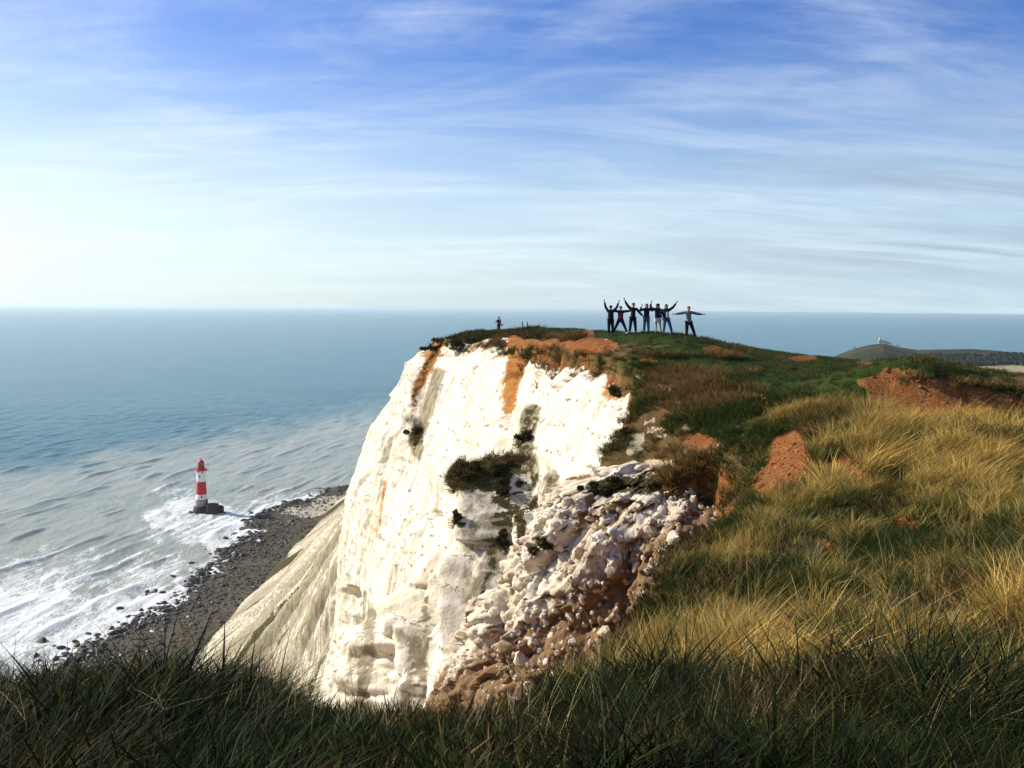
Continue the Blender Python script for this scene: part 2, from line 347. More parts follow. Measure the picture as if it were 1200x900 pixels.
# ------------------------------------------------------------------ chalk cliff
ye = np.array([p[1] for p in COAST[18:35]]); xe = np.array([p[0] for p in COAST[18:35]])
def cliff_x(y, z, zt):
    ex = np.interp(y, ye, xe)
    dz = np.maximum(zt-z, 0)
    oA = np.interp(dz, [0, 6, 10.5, 15, 18, 26, 38, 158], [0, 3.2, 5.5, 7.3, 8.4, 9.8, 10.6, 48])
    foot = np.interp(y, [33, 150, 200, 300, 430, 900], [50, 62, 78, 106, 126, 126])
    oB = foot*dz/zt
    oB = oB+10*ss(35, 0, z)
    w = ss(132, 190, y)
    xx = ex-(oA*(1-w)+oB*w)
    xx = xx+.75*np.maximum(0, 44.5-y)**1.25
    return np.where(z > zt, ex+(z-zt)*.15, xx)+.6*np.maximum(0, 1.6-(zt-z))*(1-w)
ys = np.concatenate([np.linspace(37, 130, 540)[:-1], np.geomspace(130, 900, 260)])
us = np.concatenate([np.linspace(-.9, 45, 330)[:-1], np.geomspace(45, 165, 120)])
YY, UU = np.meshgrid(ys, us, indexing='ij')
ex0 = np.interp(ys, ye, xe)
zt0 = CZ+tps(np.arctan2(ex0+1.2, ys), np.log(np.hypot(ex0+1.2, ys)))*np.hypot(ex0+1.2, ys)
zt0 = zt0-.85
ZT = np.repeat(zt0[:, None], len(us), 1)
ZZ = np.maximum(ZT-UU*(1+(ZT-CZ+2)/160*.0), -1)
ZZ = ZT-UU*np.where(UU > 45, 1.02, 1)
XX = cliff_x(YY, ZZ, ZT)
ax_, ay_ = survey(XX, YY, ZZ)
jx = ax_+6*fbm(ax_/22., ay_/30., 0, 3, 61); jy = ay_+6*fbm(ax_/25., ay_/25., 0, 3, 62)
nearw = 1-ss(132, 170, YY)
dX = np.zeros(XX.shape); soil = dX.copy(); grey = dX.copy(); veg = dX.copy(); PASS = 0
def line(pts, w0, w1, notch=0, s_=0, g_=0, v_=0, soft=1.6):
    global dX, soil, grey, veg
    d, t = segd(jx, jy, pts); w = w0+(w1-w0)*t
    m = (1-ss(.35, soft, d/w))*nearw
    fade = ss(0, .12, t)*.4+.6
    if PASS == 0: dX = dX+notch*m*(.5 if s_ else 1.15); return
    soil = np.maximum(soil, s_*m*(1-.55*t)); grey = np.maximum(grey, g_*m); veg = np.maximum(veg, v_*m)
def features():
    global dX, soil, grey, veg
    # orange streaked gully
    line([(612, 398), (604, 430), (600, 470), (596, 500)], 17, 5, 1.1, s_=1.25)
    line([(600, 410), (588, 460), (584, 500), (586, 530)], 4, 2.5, .3, s_=.55)
    line([(650, 398), (700, 402)], 9, 7, .2, s_=.9)
    # left gully: brown earth above, grey ledge, thin orange run
    line([(513, 412), (497, 440), (486, 465), (478, 492)], 6, 5, 1.6, s_=1.0, v_=.45)
    line([(512, 440), (500, 480), (490, 510), (488, 530)], 9, 9, -.5, g_=1.0, v_=.2)
    line([(492, 505), (488, 520)], 11, 8, .6, g_=.8, v_=.5)
    line([(488, 515), (478, 560), (464, 620)], 3, 2, .2, s_=.55)
    line([(455, 515), (450, 560), (446, 590)], 8, 6, .7, g_=.42)
    line([(452, 565), (444, 620), (438, 660)], 3.5, 2.5, .3, s_=.65)
    # right grey weathered column
    line([(622, 485), (616, 520), (620, 548)], 12, 10, -.4, g_=.95, v_=.50)
    line([(645, 560), (640, 600), (630, 640), (625, 680)], 9, 7, .8, g_=1.1, v_=.52)
    line([(620, 550), (610, 600), (600, 650)], 16, 10, .4, g_=.42)
    line([(590, 610), (590, 640)], 9, 8, .6, g_=.7, v_=.5)
    line([(655, 620), (640, 640)], 10, 8, 0, v_=.55, g_=.4)
    # long vertical cracks lower down
    line([(572, 600), (562, 660), (556, 720), (548, 800)], 5, 4, 2.2, g_=.55)
    line([(580, 600), (574, 660), (566, 730), (555, 830)], 8, 8, 2.4, g_=1.25, v_=.62)  # shadow gully beside the fin: its darkness is painted through grey and veg
    line([(548, 620), (545, 700), (540, 800)], 9, 8, .3, g_=.5)
    line([(602, 640), (596, 700), (585, 770)], 5, 5, 1.4, g_=1.1, v_=.45)
    line([(606, 598), (612, 640), (604, 662)], 8, 7, 0, v_=.62, g_=.6)
    line([(626, 560), (622, 590), (630, 612)], 8, 6, 0, v_=.5, g_=.6)
    line([(630, 650), (618, 700), (606, 760)], 4, 5, 1.0, g_=1.0)
    line([(434, 720), (430, 780), (424, 845)], 7, 9, 1.8, g_=1.0, v_=.22)
    line([(500, 700), (496, 760), (490, 840)], 5, 7, 1.5, g_=1.0, v_=.35)
    line([(520, 690), (515, 760), (512, 830)], 3.5, 4, .9, g_=.3)
    line([(428, 700), (426, 760), (415, 840)], 8, 10, 2.2, g_=.55)
    line([(486, 752), (478, 800), (470, 850)], 7, 6, 2.4, g_=.9, v_=.3)
    line([(418, 742), (408, 800)], 6, 6, -.8, g_=.5)
    line([(458, 745), (455, 800), (450, 850)], 13, 18, -2.0, g_=.12)
    line([(462, 740), (470, 748)], 8, 8, 0, g_=.7)
    line([(470, 470), (462, 520)], 5, 5, .5, g_=.15)
    # projecting pinnacle with a dark cap of scrub
    if PASS == 0:
        L_ = lambda y0, x0, y1, x1: np.interp(jy, [y0, y1], [x0, x1])
        a0 = ss(0, -5, jx-L_(410, 517, 640, 462))                 # outermost buttress steps out
        dX = dX-(1.7*a0-1.0*ss(480, 560, jy)*a0)*nearw
        a1 = ss(0, -5, jx-L_(400, 612, 520, 598))*ss(560, 500, jy)  # face left of the orange gully steps out
        dX = dX-1.15*a1*ss(480, 520, jx)*nearw
        e = jx-L_(560, 613, 830, 588)
        fin = ss(3, -3, e)*(.25+.75*ss(-48, -6, e))*ss(536, 566, jy+.3*np.maximum(0, -e))*nearw
        dX = dX-3.7*fin*(1-.35*ss(700, 840, jy))
        for (y0, x0, y1, x1, am, ww, top) in ((600, 640, 830, 612, 1.5, 20, 590), (640, 664, 830, 632, 1.3, 18, 640), (560, 655, 640, 650, 1.0, 14, 560), (690, 520, 850, 505, 1.6, 22, 690), (740, 478, 850, 462, 1.9, 20, 745), (740, 445, 850, 432, 1.4, 18, 730)):
            e = jx-L_(y0, x0, y1, x1); dX = dX-am*ss(2.5, -2.5, e)*ss(-ww*1.8, -4, e)*ss(top-8, top+14, jy)*nearw
    line([(545, 560), (575, 552), (600, 545)], 17, 14, -.6, v_=1.0)
    line([(590, 565), (585, 600)], 14, 7, .2, v_=.85)
    line([(560, 580), (558, 620), (556, 680), (550, 760)], 15, 9, 0, g_=.66)  # shaded side of the pinnacle, painted in grey
    line([(537, 605), (540, 615)], 5, 5, .8, v_=.7)
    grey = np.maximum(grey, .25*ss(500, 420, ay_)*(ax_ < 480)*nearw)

features()
# general relief: flutes running down the face, buttress folds and blocky bedding
nearamp = nearw
fl = fbm(YY*.28, ZZ*.05, 0, 4, 91); fl2 = fbm(YY*.9, ZZ*.09, 0, 4, 92)
fc1, _e = facet(YY*.45, ZZ*.13, XX*.3, 41); fc2, _e = facet(YY*1.5, ZZ*.60, XX*.3, 43)
low_ = ss(8, 15, UU)*(1-ss(74, 84, YY))*ss(46, 52, YY)
dX = dX+nearamp*(.85*fl*ss(0, 8, UU)+(.18+.25*low_)*fl2+.07*fbm(YY*3, ZZ*1.4, XX, 3, 93)-.42*fc1-.16*fc2-low_*.7*(1-2*np.abs(fbm(YY*.42+ZZ*.02, ZZ*.05, 0, 3, 191))))
bed = np.abs(((ZZ+.012*YY+.5*vn(YY*.12, ZZ*.1, 0, 3))*.72) % 1-.5)
dX = dX-nearamp*.07*ss(.2, .45, bed)
# far slope: ribs and gullies running down the fall line
fw = 1-nearw
sk = YY+ZZ*.25
rg = 1-np.abs(fbm(sk/34., ZZ/260., 0, 4, 95, .55))*2
rg2 = 1-np.abs(fbm(sk/9., ZZ/70., 0, 3, 96, .6))*2
hh = ss(0, 14, ZZ)
dX = dX+9*np.exp(-((YY-140)/9.)**2)*ss(4, 30, UU)
dX = dX+fw*hh*(-9*(rg-.5)*ss(0, 40, UU)-2.6*(rg2-.5)+1.2*fbm(YY/4., ZZ/4., 0, 4, 97))

XX = XX+dX; PASS = 1
ax_, ay_ = survey(XX, YY, ZZ)
jx = ax_+6*fbm(ax_/22., ay_/30., 0, 3, 61); jy = ay_+6*fbm(ax_/25., ay_/25., 0, 3, 62)
features()
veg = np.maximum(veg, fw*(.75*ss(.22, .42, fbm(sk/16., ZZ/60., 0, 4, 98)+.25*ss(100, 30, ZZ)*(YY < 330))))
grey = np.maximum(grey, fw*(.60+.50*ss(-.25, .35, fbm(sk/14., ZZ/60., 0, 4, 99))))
soil = np.maximum(soil, ss(2.2, -.4, UU+1.3*fbm(YY*.4, ZZ*.6, 0, 3, 101))*(.25+.5*ss(-.1, .5, fbm(YY*.12, 0*YY, 0, 2, 102)))*nearw)
V = np.stack([XX, YY, ZZ], -1).reshape(-1, 3)
CLIFF_VEG = veg.ravel()
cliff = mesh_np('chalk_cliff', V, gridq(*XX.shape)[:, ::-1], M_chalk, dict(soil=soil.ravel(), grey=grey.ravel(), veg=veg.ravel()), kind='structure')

# ------------------------------------------------------------------ rubble buttress
BC = np.array([7.7, 37.2])
def but(th, z):
    """th 0 points to -x (seaward), 90 deg points to -y (towards the viewer)"""
    dz = np.maximum(158.2-z, 0)
    r = np.interp(th, [-1.2, 0, .8, 1.57, 2.4], [3.8, 5.0, 6.1, 7.2, 6.6])+np.interp(dz, [0, 3, 9, 20, 160], [0, 1.7, 5.2, 9.6, 44])
    return r
ths = np.linspace(-1.3, 2.5, 420); us2 = np.concatenate([np.linspace(-.2, 24, 300)[:-1], np.geomspace(24, 158, 50)])
TH, U2 = np.meshgrid(ths, us2, indexing='ij'); ZB = 157.9-U2
RB = but(TH, ZB)-1.5*np.maximum(0, 1.3-U2)**1.3
XB = BC[0]-RB*np.cos(TH); YB = BC[1]-RB*np.sin(TH)
wx, wy, wz = (.55*fbm(XB*.9+q, YB*.9, ZB*.9, 3, 140+q) for q in (0, 3, 6))
g1, e1 = facet((XB+wx)*.85, (YB+wy)*.85, (ZB+wz)*.55, 3); g2, e2 = facet((XB+wx*.5)*2.3, (YB+wy*.5)*2.3, (ZB+wz*.5)*1.8, 13); g3, e3 = facet(XB*5.5, YB*5.5, ZB*4.6, 23)
near2 = 1-ss(26, 60, U2)
rdg = 1-2*np.abs(fbm(TH*4.2+wx*.6, ZB*.12, 0, 4, 55))
RB = RB+(.75*g1+.36*g2+.11*g3-.30*(1-ss(0, .10, e1))-.10*(1-ss(0, .12, e2))+.75*fbm(TH*3.0, ZB*.20, 0, 4, 5)+.6*(rdg-.4)+.05*fbm(XB*6, YB*6, ZB*6, 3, 6)-.1)
XB = BC[0]-RB*np.cos(TH); YB = BC[1]-RB*np.sin(TH)
bx_, by_ = survey(XB, YB, ZB)
soil_shade = .8*(1-ss(.02, .12, e1))*ss(-.3, .4, fbm(XB*.6, YB*.6, ZB*.6, 3, 77))+.30*(1-ss(.02, .12, e2))+.8*(1-ss(5, 30, segd(bx_, by_, [(850, 610), (770, 700), (640, 835)])[0]+8*fbm(bx_/14., by_/14., 0, 3, 6)))
soil_shade = np.maximum(soil_shade, 1.05*ss(0, 120, (by_-600)*.8+(bx_-700)*.55))  # warm shadow on the lower right, painted as a brown tint
vegb = .8*(1-ss(4, 20, segd(bx_, by_, [(700, 572), (760, 565), (840, 585), (855, 610)])[0]+7*fbm(bx_/10., by_/10., 0, 3, 8)))
V = np.stack([XB, YB, ZB], -1).reshape(-1, 3)
buttress = mesh_np('chalk_buttress', V, gridq(*XB.shape), M_rub, dict(soil=soil_shade.ravel(), veg=vegb.ravel()), kind='structure')
# ------------------------------------------------------------------ sea
def sea_at(px, py, z=0.):
    v = ray(px, py); return np.array([0, 0, CZ])+v*((z-CZ)/v[2])
def shore_x(y):
    x = np.interp(y, [0, 300, 380, 427, 470, 515, 600, 660, 700, 720, 745, 775, 860, 900, 1100], [-205, -203, -200, -197, -192, -190, -186, -188, -197, -203, -192, -180, -146, -122, -60])
    return x+5*vn(y/17., 0, 0, 3)+3*vn(y/6., 0, 0, 4)
def beach_z(x, y):
    s = x-shore_x(y)
    z = np.where(s < 0, s*.06, s*.045)+1.0*fbm(x/13., y/13., 0, 3, 51)*ss(-30, 10, s)+.35*fbm(x/2.2, y/2.2, 0, 3, 52)
    return z+.0
def sea_mat():
    m, T = newmat('sea_water'); P = T.n('ShaderNodeNewGeometry').outputs['Position']
    sp = T.n('ShaderNodeSeparateXYZ', {0: P})
    W1 = T.mapv(P, (1, .30, 1), (0, 0, R(11)))
    nA = T.noise(P, .004, 4, .6, .3); nB = T.noise(W1, .035, 6, .65, .4); nC = T.noise(W1, .17, 9, .78, .8); nD = T.noise(P, 1.1, 5, .7)
    mk = T.attr('murk'); fo = T.attr('foam'); cr = T.attr('crest')
    deep = T.mix(T.ramp(nA, .35, .65), (.004, .100, .112), (.010, .135, .138))
    mur = T.mix(T.ramp(nB, .35, .65), (.275, .31, .24), (.345, .36, .28))
    mm = T.ramp(T.math('ADD', mk, T.math('MULTIPLY', T.math('SUBTRACT', nB, .5), .8)), .15, .85)
    base = T.mix(mm, deep, mur)
    base = T.mix(T.math('MULTIPLY', cr, .4), base, (.16, .155, .11))
    th = T.math('ADD', fo, T.math('ADD', T.math('MULTIPLY', T.math('SUBTRACT', nC, .5), 1.7), T.math('MULTIPLY', T.math('SUBTRACT', nB, .5), .7)))
    fm = T.ramp(T.math('ADD', th, T.math('MULTIPLY', T.math('SUBTRACT', nD, .5), 1.1)), .50, .78)
    base = T.mix(T.math('MULTIPLY', fm, .93), base, (.80, .82, .80))
    rg = T.math('ADD', .22, T.math('MULTIPLY', fm, .5))
    # ripple relief, wide enough to be read at every distance
    r1 = T.noise(T.mapv(P, (1, .5, 1), (0, 0, R(24))), .11, 8, .72); r2 = T.noise(T.mapv(P, (.35, 1, 1), (0, 0, R(12))), .03, 5, .6)
    h = T.math('ADD', T.math('MULTIPLY', r1, 2.0), T.math('MULTIPLY', r2, 2.2))
    finish(T, base, rg, h, .75, 1.1, .35, **{'IOR': 1.33}); return m
M_sea = sea_mat()
ra = np.concatenate([np.geomspace(25, 380, 30)[:-1], np.geomspace(380, 1500, 560)[:-1], np.geomspace(1500, 6000, 160)[:-1], np.geomspace(6000, 160000, 60)])
az_ = np.concatenate([np.linspace(-180, -34, 60)[:-1], np.linspace(-34, -9, 330)[:-1], np.linspace(-9, 32, 160)[:-1], np.linspace(32, 180, 60)])
AA, RR = np.meshgrid(np.radians(az_), ra, indexing='ij'); X = RR*np.sin(AA); Y = RR*np.cos(AA)
px, py = survey(X, Y, np.zeros(X.shape))
nearsea = 1-ss(1100, 3500, RR)
ang = R(11); U = X*math.cos(ang)-Y*math.sin(ang); Vv = X*math.sin(ang)+Y*math.cos(ang)   # U across the crests
wob = 7*vn(Vv/90., U/120., 0, 70)+3*vn(Vv/28., U/40., 0, 71)
ph = (U+wob)/19.
sh = ph % 1; wob2 = vn(Vv/35., ph, 0, 78)
prof = np.exp(-((sh-.5)/.15)**2)
amp = ss(-.1, .7, vn(Vv/38., np.floor(ph)*1.37, 0, 72))
amp2 = ss(560, 300, np.abs(X+100))*ss(1400, 700, Y)
ph3 = (U*.93+Vv*.30+4*vn(U/40., Vv/40., 0, 77))/27.
Z = prof*amp*(.35+1.0*amp2)*1.05+.75*nearsea*fbm(U/9., Vv/26., 0, 4, 73)+.5*np.sin(ph3*6.283)*amp
Z = Z*nearsea*(1-ss(-12, 6, X-shore_x(Y))*(Y < 1000)*(X > -260)*.8)
murk = ss(60, -60, (py-(560-(px-60)*.185))*-2.2)*(px < 900)
murk = ss(-50, 40, py-(563-px*.175+6*fbm(px/60., px*0, 0, 2, 74)))*ss(640, 540, px)
fpat = [(140, 592, 26, 9, .30), (222, 604, 40, 16, .62), (212, 585, 24, 12, .5), (250, 622, 50, 20, .55), (205, 620, 40, 14, .4), (110, 665, 100, 18, .42), (70, 690, 120, 34, .50), (60, 740, 160, 40, .62), (185, 660, 46, 14, .30), (225, 655, 26, 10, .34), (330, 592, 70, 12, .40), (300, 640, 40, 22, .30), (0, 640, 22, 10, .25), (170, 700, 60, 20, .30), (60, 630, 40, 8, .18)]
foam = blob(px, py, [(a, b, c*1.5, d*1.5, e*1.15) for a, b, c, d, e in fpat], .5, 33)
sdx = X-shore_x(Y)
foam = foam+.42*np.exp(-(np.maximum(-sdx, 0)/9.)**2)*(Y < 1100)*(Y > 120)
foam = foam+.25*prof*amp*(foam > .1)+.05*prof*amp*amp2*nearsea*(sh < .5)
crest = np.exp(-((sh-.66)/.08)**2)*amp*ss(.0, .6, amp2+.25)*nearsea*(1-np.clip(foam*1.4-.3, 0, .8))
mesh_np('sea', np.stack([X, Y, Z], -1).reshape(-1, 3), gridq(*X.shape)[:, ::-1], M_sea, dict(murk=murk.ravel(), foam=foam.ravel(), crest=crest.ravel()), kind='structure')

# ------------------------------------------------------------------ beach
def beach_mat():
    m, T = newmat('shingle_reef'); P = T.n('ShaderNodeNewGeometry').outputs['Position']
    n1 = T.noise(P, .06, 5, .6); n2 = T.noise(P, .5, 8, .75); n3 = T.noise(P, 2.2, 5, .7)
    b = T.mix(T.ramp(n2, .38, .62), (.036, .026, .014), (.125, .092, .048))
    b = T.mix(T.math('MULTIPLY', T.ramp(n1, .45, .65), .7), b, (.075, .085, .035))
    b = T.mix(T.math('MULTIPLY', T.ramp(n3, .58, .68), .5), b, (.28, .23, .17))
    pa = T.attr('pale')
    b = T.mix(T.ramp(T.math('ADD', pa, T.math('MULTIPLY', T.math('SUBTRACT', n2, .5), .9)), .38, .6), b, T.mix(n2, (.52, .46, .36), (.36, .31, .22)))
    finish(T, b, .8, T.math('ADD', n2, T.math('MULTIPLY', n3, .4)), 1., .8, .2); return m
M_beach = beach_mat()
xs = np.linspace(-262, -30, 420); yb = np.geomspace(120, 1050, 520)
X, Y = np.meshgrid(xs, yb, indexing='ij'); Z = beach_z(X, Y); px, py = survey(X, Y, Z)
pale = np.maximum(blob(px, py, [(395, 590, 34, 11, 1), (360, 600, 30, 8, .7), (250, 765, 20, 14, .5)], .4, 44), ss(16, 4, np.abs(X+136+(Y-500)*-.01))*.6*(Y < 640))
mesh_np('beach', np.stack([X, Y, Z], -1).reshape(-1, 3), gridq(*X.shape)[:, ::-1], M_beach, dict(pale=pale.ravel()), kind='structure')

# ------------------------------------------------------------------ rocks
def rock_mesh(name, seed, mat, sub=2, flat=.8, rough=.35):
    bm = bmesh.new(); bmesh.ops.create_icosphere(bm, subdivisions=sub, radius=1)
    r = np.random.default_rng(seed)
    cuts = [(Vector(r.normal(size=3)).normalized(), r.uniform(.45, .85)) for _ in range(7)]
    for v in bm.verts:
        for n, d in cuts:
            e = v.co.dot(n)
            if e > d: v.co -= n*(e-d)*.92
        v.co *= 1+rough*.25*float(fbm(v.co.x*1.7+seed, v.co.y*1.7, v.co.z*1.7, 2, 3))
        v.co.z *= flat
    me = bpy.data.meshes.new(name); bm.to_mesh(me); bm.free(); me.materials.append(mat); return me
def inst(name, me, loc, scale, rot, parent=None, **props):
    o = bpy.data.objects.new(name, me); COL.objects.link(o); o.location = loc; o.scale = scale; o.rotation_euler = rot
    if parent: o.parent = parent
    for k, v in props.items(): o[k] = v
    return o
M_bould = simple('wet_boulder', (.046, .035, .022), .55, .35, .6, .4)
bvar = [rock_mesh('boulder', 100+i, M_bould, 2, .65) for i in range(6)]
cand = []
R3 = np.random.default_rng(5)
while len(cand) < 9000:
    y = 400*math.exp(R3.uniform(0, .85)); off = abs(R3.normal())*30*(1 if R3.random() < .75 else 0)
    off = off-R3.exponential(6.)*(R3.random() < .45)
    x = float(shore_x(y))+off
    if vn(x/13., y/20., 0, 66) < -.1 and R3.random() < (.85 if off < 4 else .3): continue
    s = .35+R3.exponential(.42)*(1.25 if off < 8 else .7); s = min(s, 2.6)
    cand.append((x, y, s, off))
cand.sort(key=lambda c: -c[2]/c[1])
big = cand[:300]; rest = cand[300:]
for x, y, s, off in big:
    surf = off < -1.5
    o = inst('boulder', bvar[R3.integers(6)], (x, y, max(float(beach_z(np.array(x), np.array(y))), -.2)+s*.12), (s*R3.uniform(.8, 1.5), s*R3.uniform(.8, 1.3), s), (R3.uniform(-.3, .3), R3.uniform(-.3, .3), R3.uniform(0, 6.3)),
             label=('big ' if s > 2.2 else 'small ' if s < 1.5 else '')+('dark boulder in the white surf ' if surf else 'dark boulder on the brown foreshore ')+('at the far tip of the beach' if y > 800 else 'beyond the lighthouse' if y > 745 else 'level with the foot of the lighthouse' if y > 690 else 'just nearer than the lighthouse' if y > 600 else 'halfway between lighthouse and brow' if y > 500 else 'at the near end above the brow'), category='boulder',
             group='dark boulders standing in the surf' if surf else 'dark boulders on the rocky foreshore')
def join_rocks(items, name, mat, var, parent=None):
    Vs, Fs, n = [], [], 0
    protos = []
    for me in var:
        v = np.zeros(len(me.vertices)*3, np.float32); me.vertices.foreach_get('co', v); f = np.zeros(len(me.polygons)*3, np.int32); me.polygons.foreach_get('vertices', f)
        protos.append((v.reshape(-1, 3), f.reshape(-1, 3)))
    for i, (loc, sc, rot) in enumerate(items):
        v, f = protos[i % len(protos)]
        M = np.array(Euler(rot).to_matrix())@np.diag(sc)
        Vs.append(v@M.T+np.array(loc)); Fs.append(f+n); n += len(v)
    o = mesh_np(name, np.concatenate(Vs), np.concatenate(Fs), mat, smooth=False, parent=parent, kind='stuff'); return o
svar = [rock_mesh('stone_shape', 130+i, M_bould, 1, .7) for i in range(4)]
o = join_rocks([((x, y, float(beach_z(np.array(x), np.array(y)))+s*.1), (s*1.2, s, s*.9), (0, 0, x*7)) for x, y, s, off in rest], 'foreshore_stones', M_bould, svar)
o['label'] = 'countless small dark stones strewn over the foreshore reef'; o['category'] = 'stones'

# ------------------------------------------------------------------ ray casting onto the finished ground
bpy.context.view_layer.update()
DG = bpy.context.evaluated_depsgraph_get()
def hit(px, py):
    d = Vector(ray(px, py)); ok, loc, nor, _, ob, _ = S.ray_cast(DG, Vector((0, 0, CZ))+d.normalized()*1.2, d)
    return (loc, nor, ob) if ok else None

# broken chalk blocks of the buttress, each a piece of it
bv = [rock_mesh('chalk_rock', 200+i, M_rub, 2, .85, 1.1) for i in range(8)]
for me in bv:
    for p in me.polygons: p.use_smooth = False
n = 0; small = []
R4 = np.random.default_rng(12)
tries = 0
while n < 130 and tries < 6000:
    tries += 1
    a, b = R4.uniform(565, 860), R4.uniform(572, 840)
    h = hit(a, b)
    if not h or h[2].name != 'chalk_buttress': continue
    s = .07+R4.exponential(.065); s = min(s, .28)
    loc = h[0]-h[1]*s*.45
    inst('chalk_rock', bv[R4.integers(8)], loc, (s*R4.uniform(.7, 1.5), s*R4.uniform(.7, 1.3), s*R4.uniform(.8, 1.5)), (R4.uniform(-.9, .9), R4.uniform(-.9, .9), R4.uniform(0, 6.3)), buttress); n += 1
while len(small) < 350 and tries < 12000:
    tries += 1
    a, b = R4.uniform(565, 860), R4.uniform(572, 840); h = hit(a, b)
    if not h or h[2].name != 'chalk_buttress': continue
    s = R4.uniform(.05, .16); small.append((h[0]-h[1]*s*.2, (s, s, s*1.2), (R4.uniform(0, 6), R4.uniform(0, 6), 0)))
join_rocks(small, 'chalk_rubble', M_rub, [rock_mesh('rubble_shape', 230+i, M_rub, 1, .9) for i in range(4)], buttress)

# ------------------------------------------------------------------ grass
def grass_mat(name, cols):
    m, T = newmat(name); ti = T.attr('tint', 'INSTANCER'); va = T.attr('val', 'INSTANCER'); rn = T.attr('rnd'); tp = T.attr('tip')
    g0, g1, y0, y1 = cols
    gr = T.mix(rn, g0, g1); go = T.mix(rn, y0, y1)
    f = T.ramp(T.math('ADD', ti, T.math('MULTIPLY', T.math('SUBTRACT', rn, .5), .55)), .35, .65)
    c = T.mix(f, gr, go)
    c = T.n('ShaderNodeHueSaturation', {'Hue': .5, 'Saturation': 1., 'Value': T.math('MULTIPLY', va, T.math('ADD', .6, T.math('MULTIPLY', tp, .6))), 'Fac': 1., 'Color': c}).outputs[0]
    b = T.n('ShaderNodeBsdfPrincipled', {'Base Color': c, 'Roughness': .75, 'Specular IOR Level': .12})
    t = T.n('ShaderNodeBsdfTranslucent', {'Color': c})
    mx = T.n('ShaderNodeMixShader', {0: .28, 1: b.outputs[0], 2: t.outputs[0]}); T.n('ShaderNodeOutputMaterial', {0: mx.outputs[0]}); return m
def clump(name, n, h, spread, wid, lean, droop, mat, seed, segs=4, jit=.5):
    r = np.random.default_rng(seed); Vs = []; Fs = []; rn = []; tp = []; k = 0
    for i in range(n):
        a = r.uniform(0, 6.283); q = spread*math.sqrt(r.random()); bx, by = q*math.cos(a), q*math.sin(a)
        hh = h*r.uniform(.45, 1.1); da = r.uniform(0, 6.283); w = wid*r.uniform(.6, 1.2); fa = r.uniform(0, 3.14)
        dx = math.cos(a)*q/spread*jit*.5+math.cos(da)*jit*.5+lean; dy = math.sin(a)*q/spread*jit*.5+math.sin(da)*jit*.5
        v = r.random()
        for s in range(segs+1):
            t = s/segs; ww = w*(1-t)**.7 if s < segs else 0
            cx = bx+dx*hh*(t*.6+droop*t*t); cy = by+dy*hh*(t*.6+droop*t*t); cz = hh*(t-droop*.42*t*t*t)
            ox, oy = math.cos(fa)*ww, math.sin(fa)*ww
            if s < segs: Vs += [(cx-ox, cy-oy, cz-.02), (cx+ox, cy+oy, cz-.02)]; rn += [v, v]; tp += [t, t]
            else: Vs.append((cx, cy, cz)); rn.append(v); tp.append(1)
        for s in range(segs-1): Fs.append((k+2*s, k+2*s+1, k+2*s+3, k+2*s+2))
        Fs.append((k+2*segs-2, k+2*segs-1, k+2*segs)); k += 2*segs+1
    me = bpy.data.meshes.new(name); me.from_pydata(Vs, [], Fs)
    for nme, d in (('rnd', rn), ('tip', tp)):
        me.attributes.new(nme, 'FLOAT', 'POINT').data.foreach_set('value', np.array(d, np.float32))
    me.materials.append(mat); return me
def scatter(name, protos, P, rot, scl, tint, val, label, cat):
    pc = bpy.data.collections.new(name+'_shapes')
    for me in protos: pc.objects.link(bpy.data.objects.new(me.name, me))
    me = bpy.data.meshes.new(name); me.vertices.add(len(P)); me.vertices.foreach_set('co', np.asarray(P, np.float32).ravel())
    def A(n, t, d, f='value'): me.attributes.new(n, t, 'POINT').data.foreach_set(f, d)
    A('rot', 'FLOAT_VECTOR', np.asarray(rot, np.float32).ravel(), 'vector'); A('scl', 'FLOAT', np.asarray(scl, np.float32))
    A('tint', 'FLOAT', np.asarray(tint, np.float32)); A('val', 'FLOAT', np.asarray(val, np.float32)); A('idx', 'INT', rng.integers(0, len(protos), len(P)).astype(np.int32))
    o = bpy.data.objects.new(name, me); COL.objects.link(o); o['kind'] = 'stuff'; o['label'] = label; o['category'] = cat
    g = bpy.data.node_groups.new(name, 'GeometryNodeTree'); g.interface.new_socket('Geometry', in_out='INPUT', socket_type='NodeSocketGeometry'); g.interface.new_socket('Geometry', in_out='OUTPUT', socket_type='NodeSocketGeometry')
    N = g.nodes; L = g.links; gi = N.new('NodeGroupInput'); go = N.new('NodeGroupOutput'); ip = N.new('GeometryNodeInstanceOnPoints'); ci = N.new('GeometryNodeCollectionInfo')
    ci.inputs[0].default_value = pc; ci.inputs[1].default_value = True; ci.inputs[2].default_value = True
    def na(n, t): x = N.new('GeometryNodeInputNamedAttribute'); x.data_type = t; x.inputs[0].default_value = n; return x.outputs[0]
    L.new(gi.outputs[0], ip.inputs['Points']); L.new(ci.outputs[0], ip.inputs['Instance']); ip.inputs['Pick Instance'].default_value = True
    L.new(na('idx', 'INT'), ip.inputs['Instance Index']); L.new(na('rot', 'FLOAT_VECTOR'), ip.inputs['Rotation']); L.new(na('scl', 'FLOAT'), ip.inputs['Scale'])
    L.new(ip.outputs[0], go.inputs[0]); o.modifiers.new('scatter', 'NODES').node_group = g
    return o
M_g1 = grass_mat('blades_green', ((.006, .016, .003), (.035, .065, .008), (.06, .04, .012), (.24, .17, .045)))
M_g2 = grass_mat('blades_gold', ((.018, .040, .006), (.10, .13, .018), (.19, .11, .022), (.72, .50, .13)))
M_g3 = grass_mat('scrub_leaves', ((.014, .028, .005), (.05, .072, .012), (.07, .040, .013), (.24, .145, .05)))
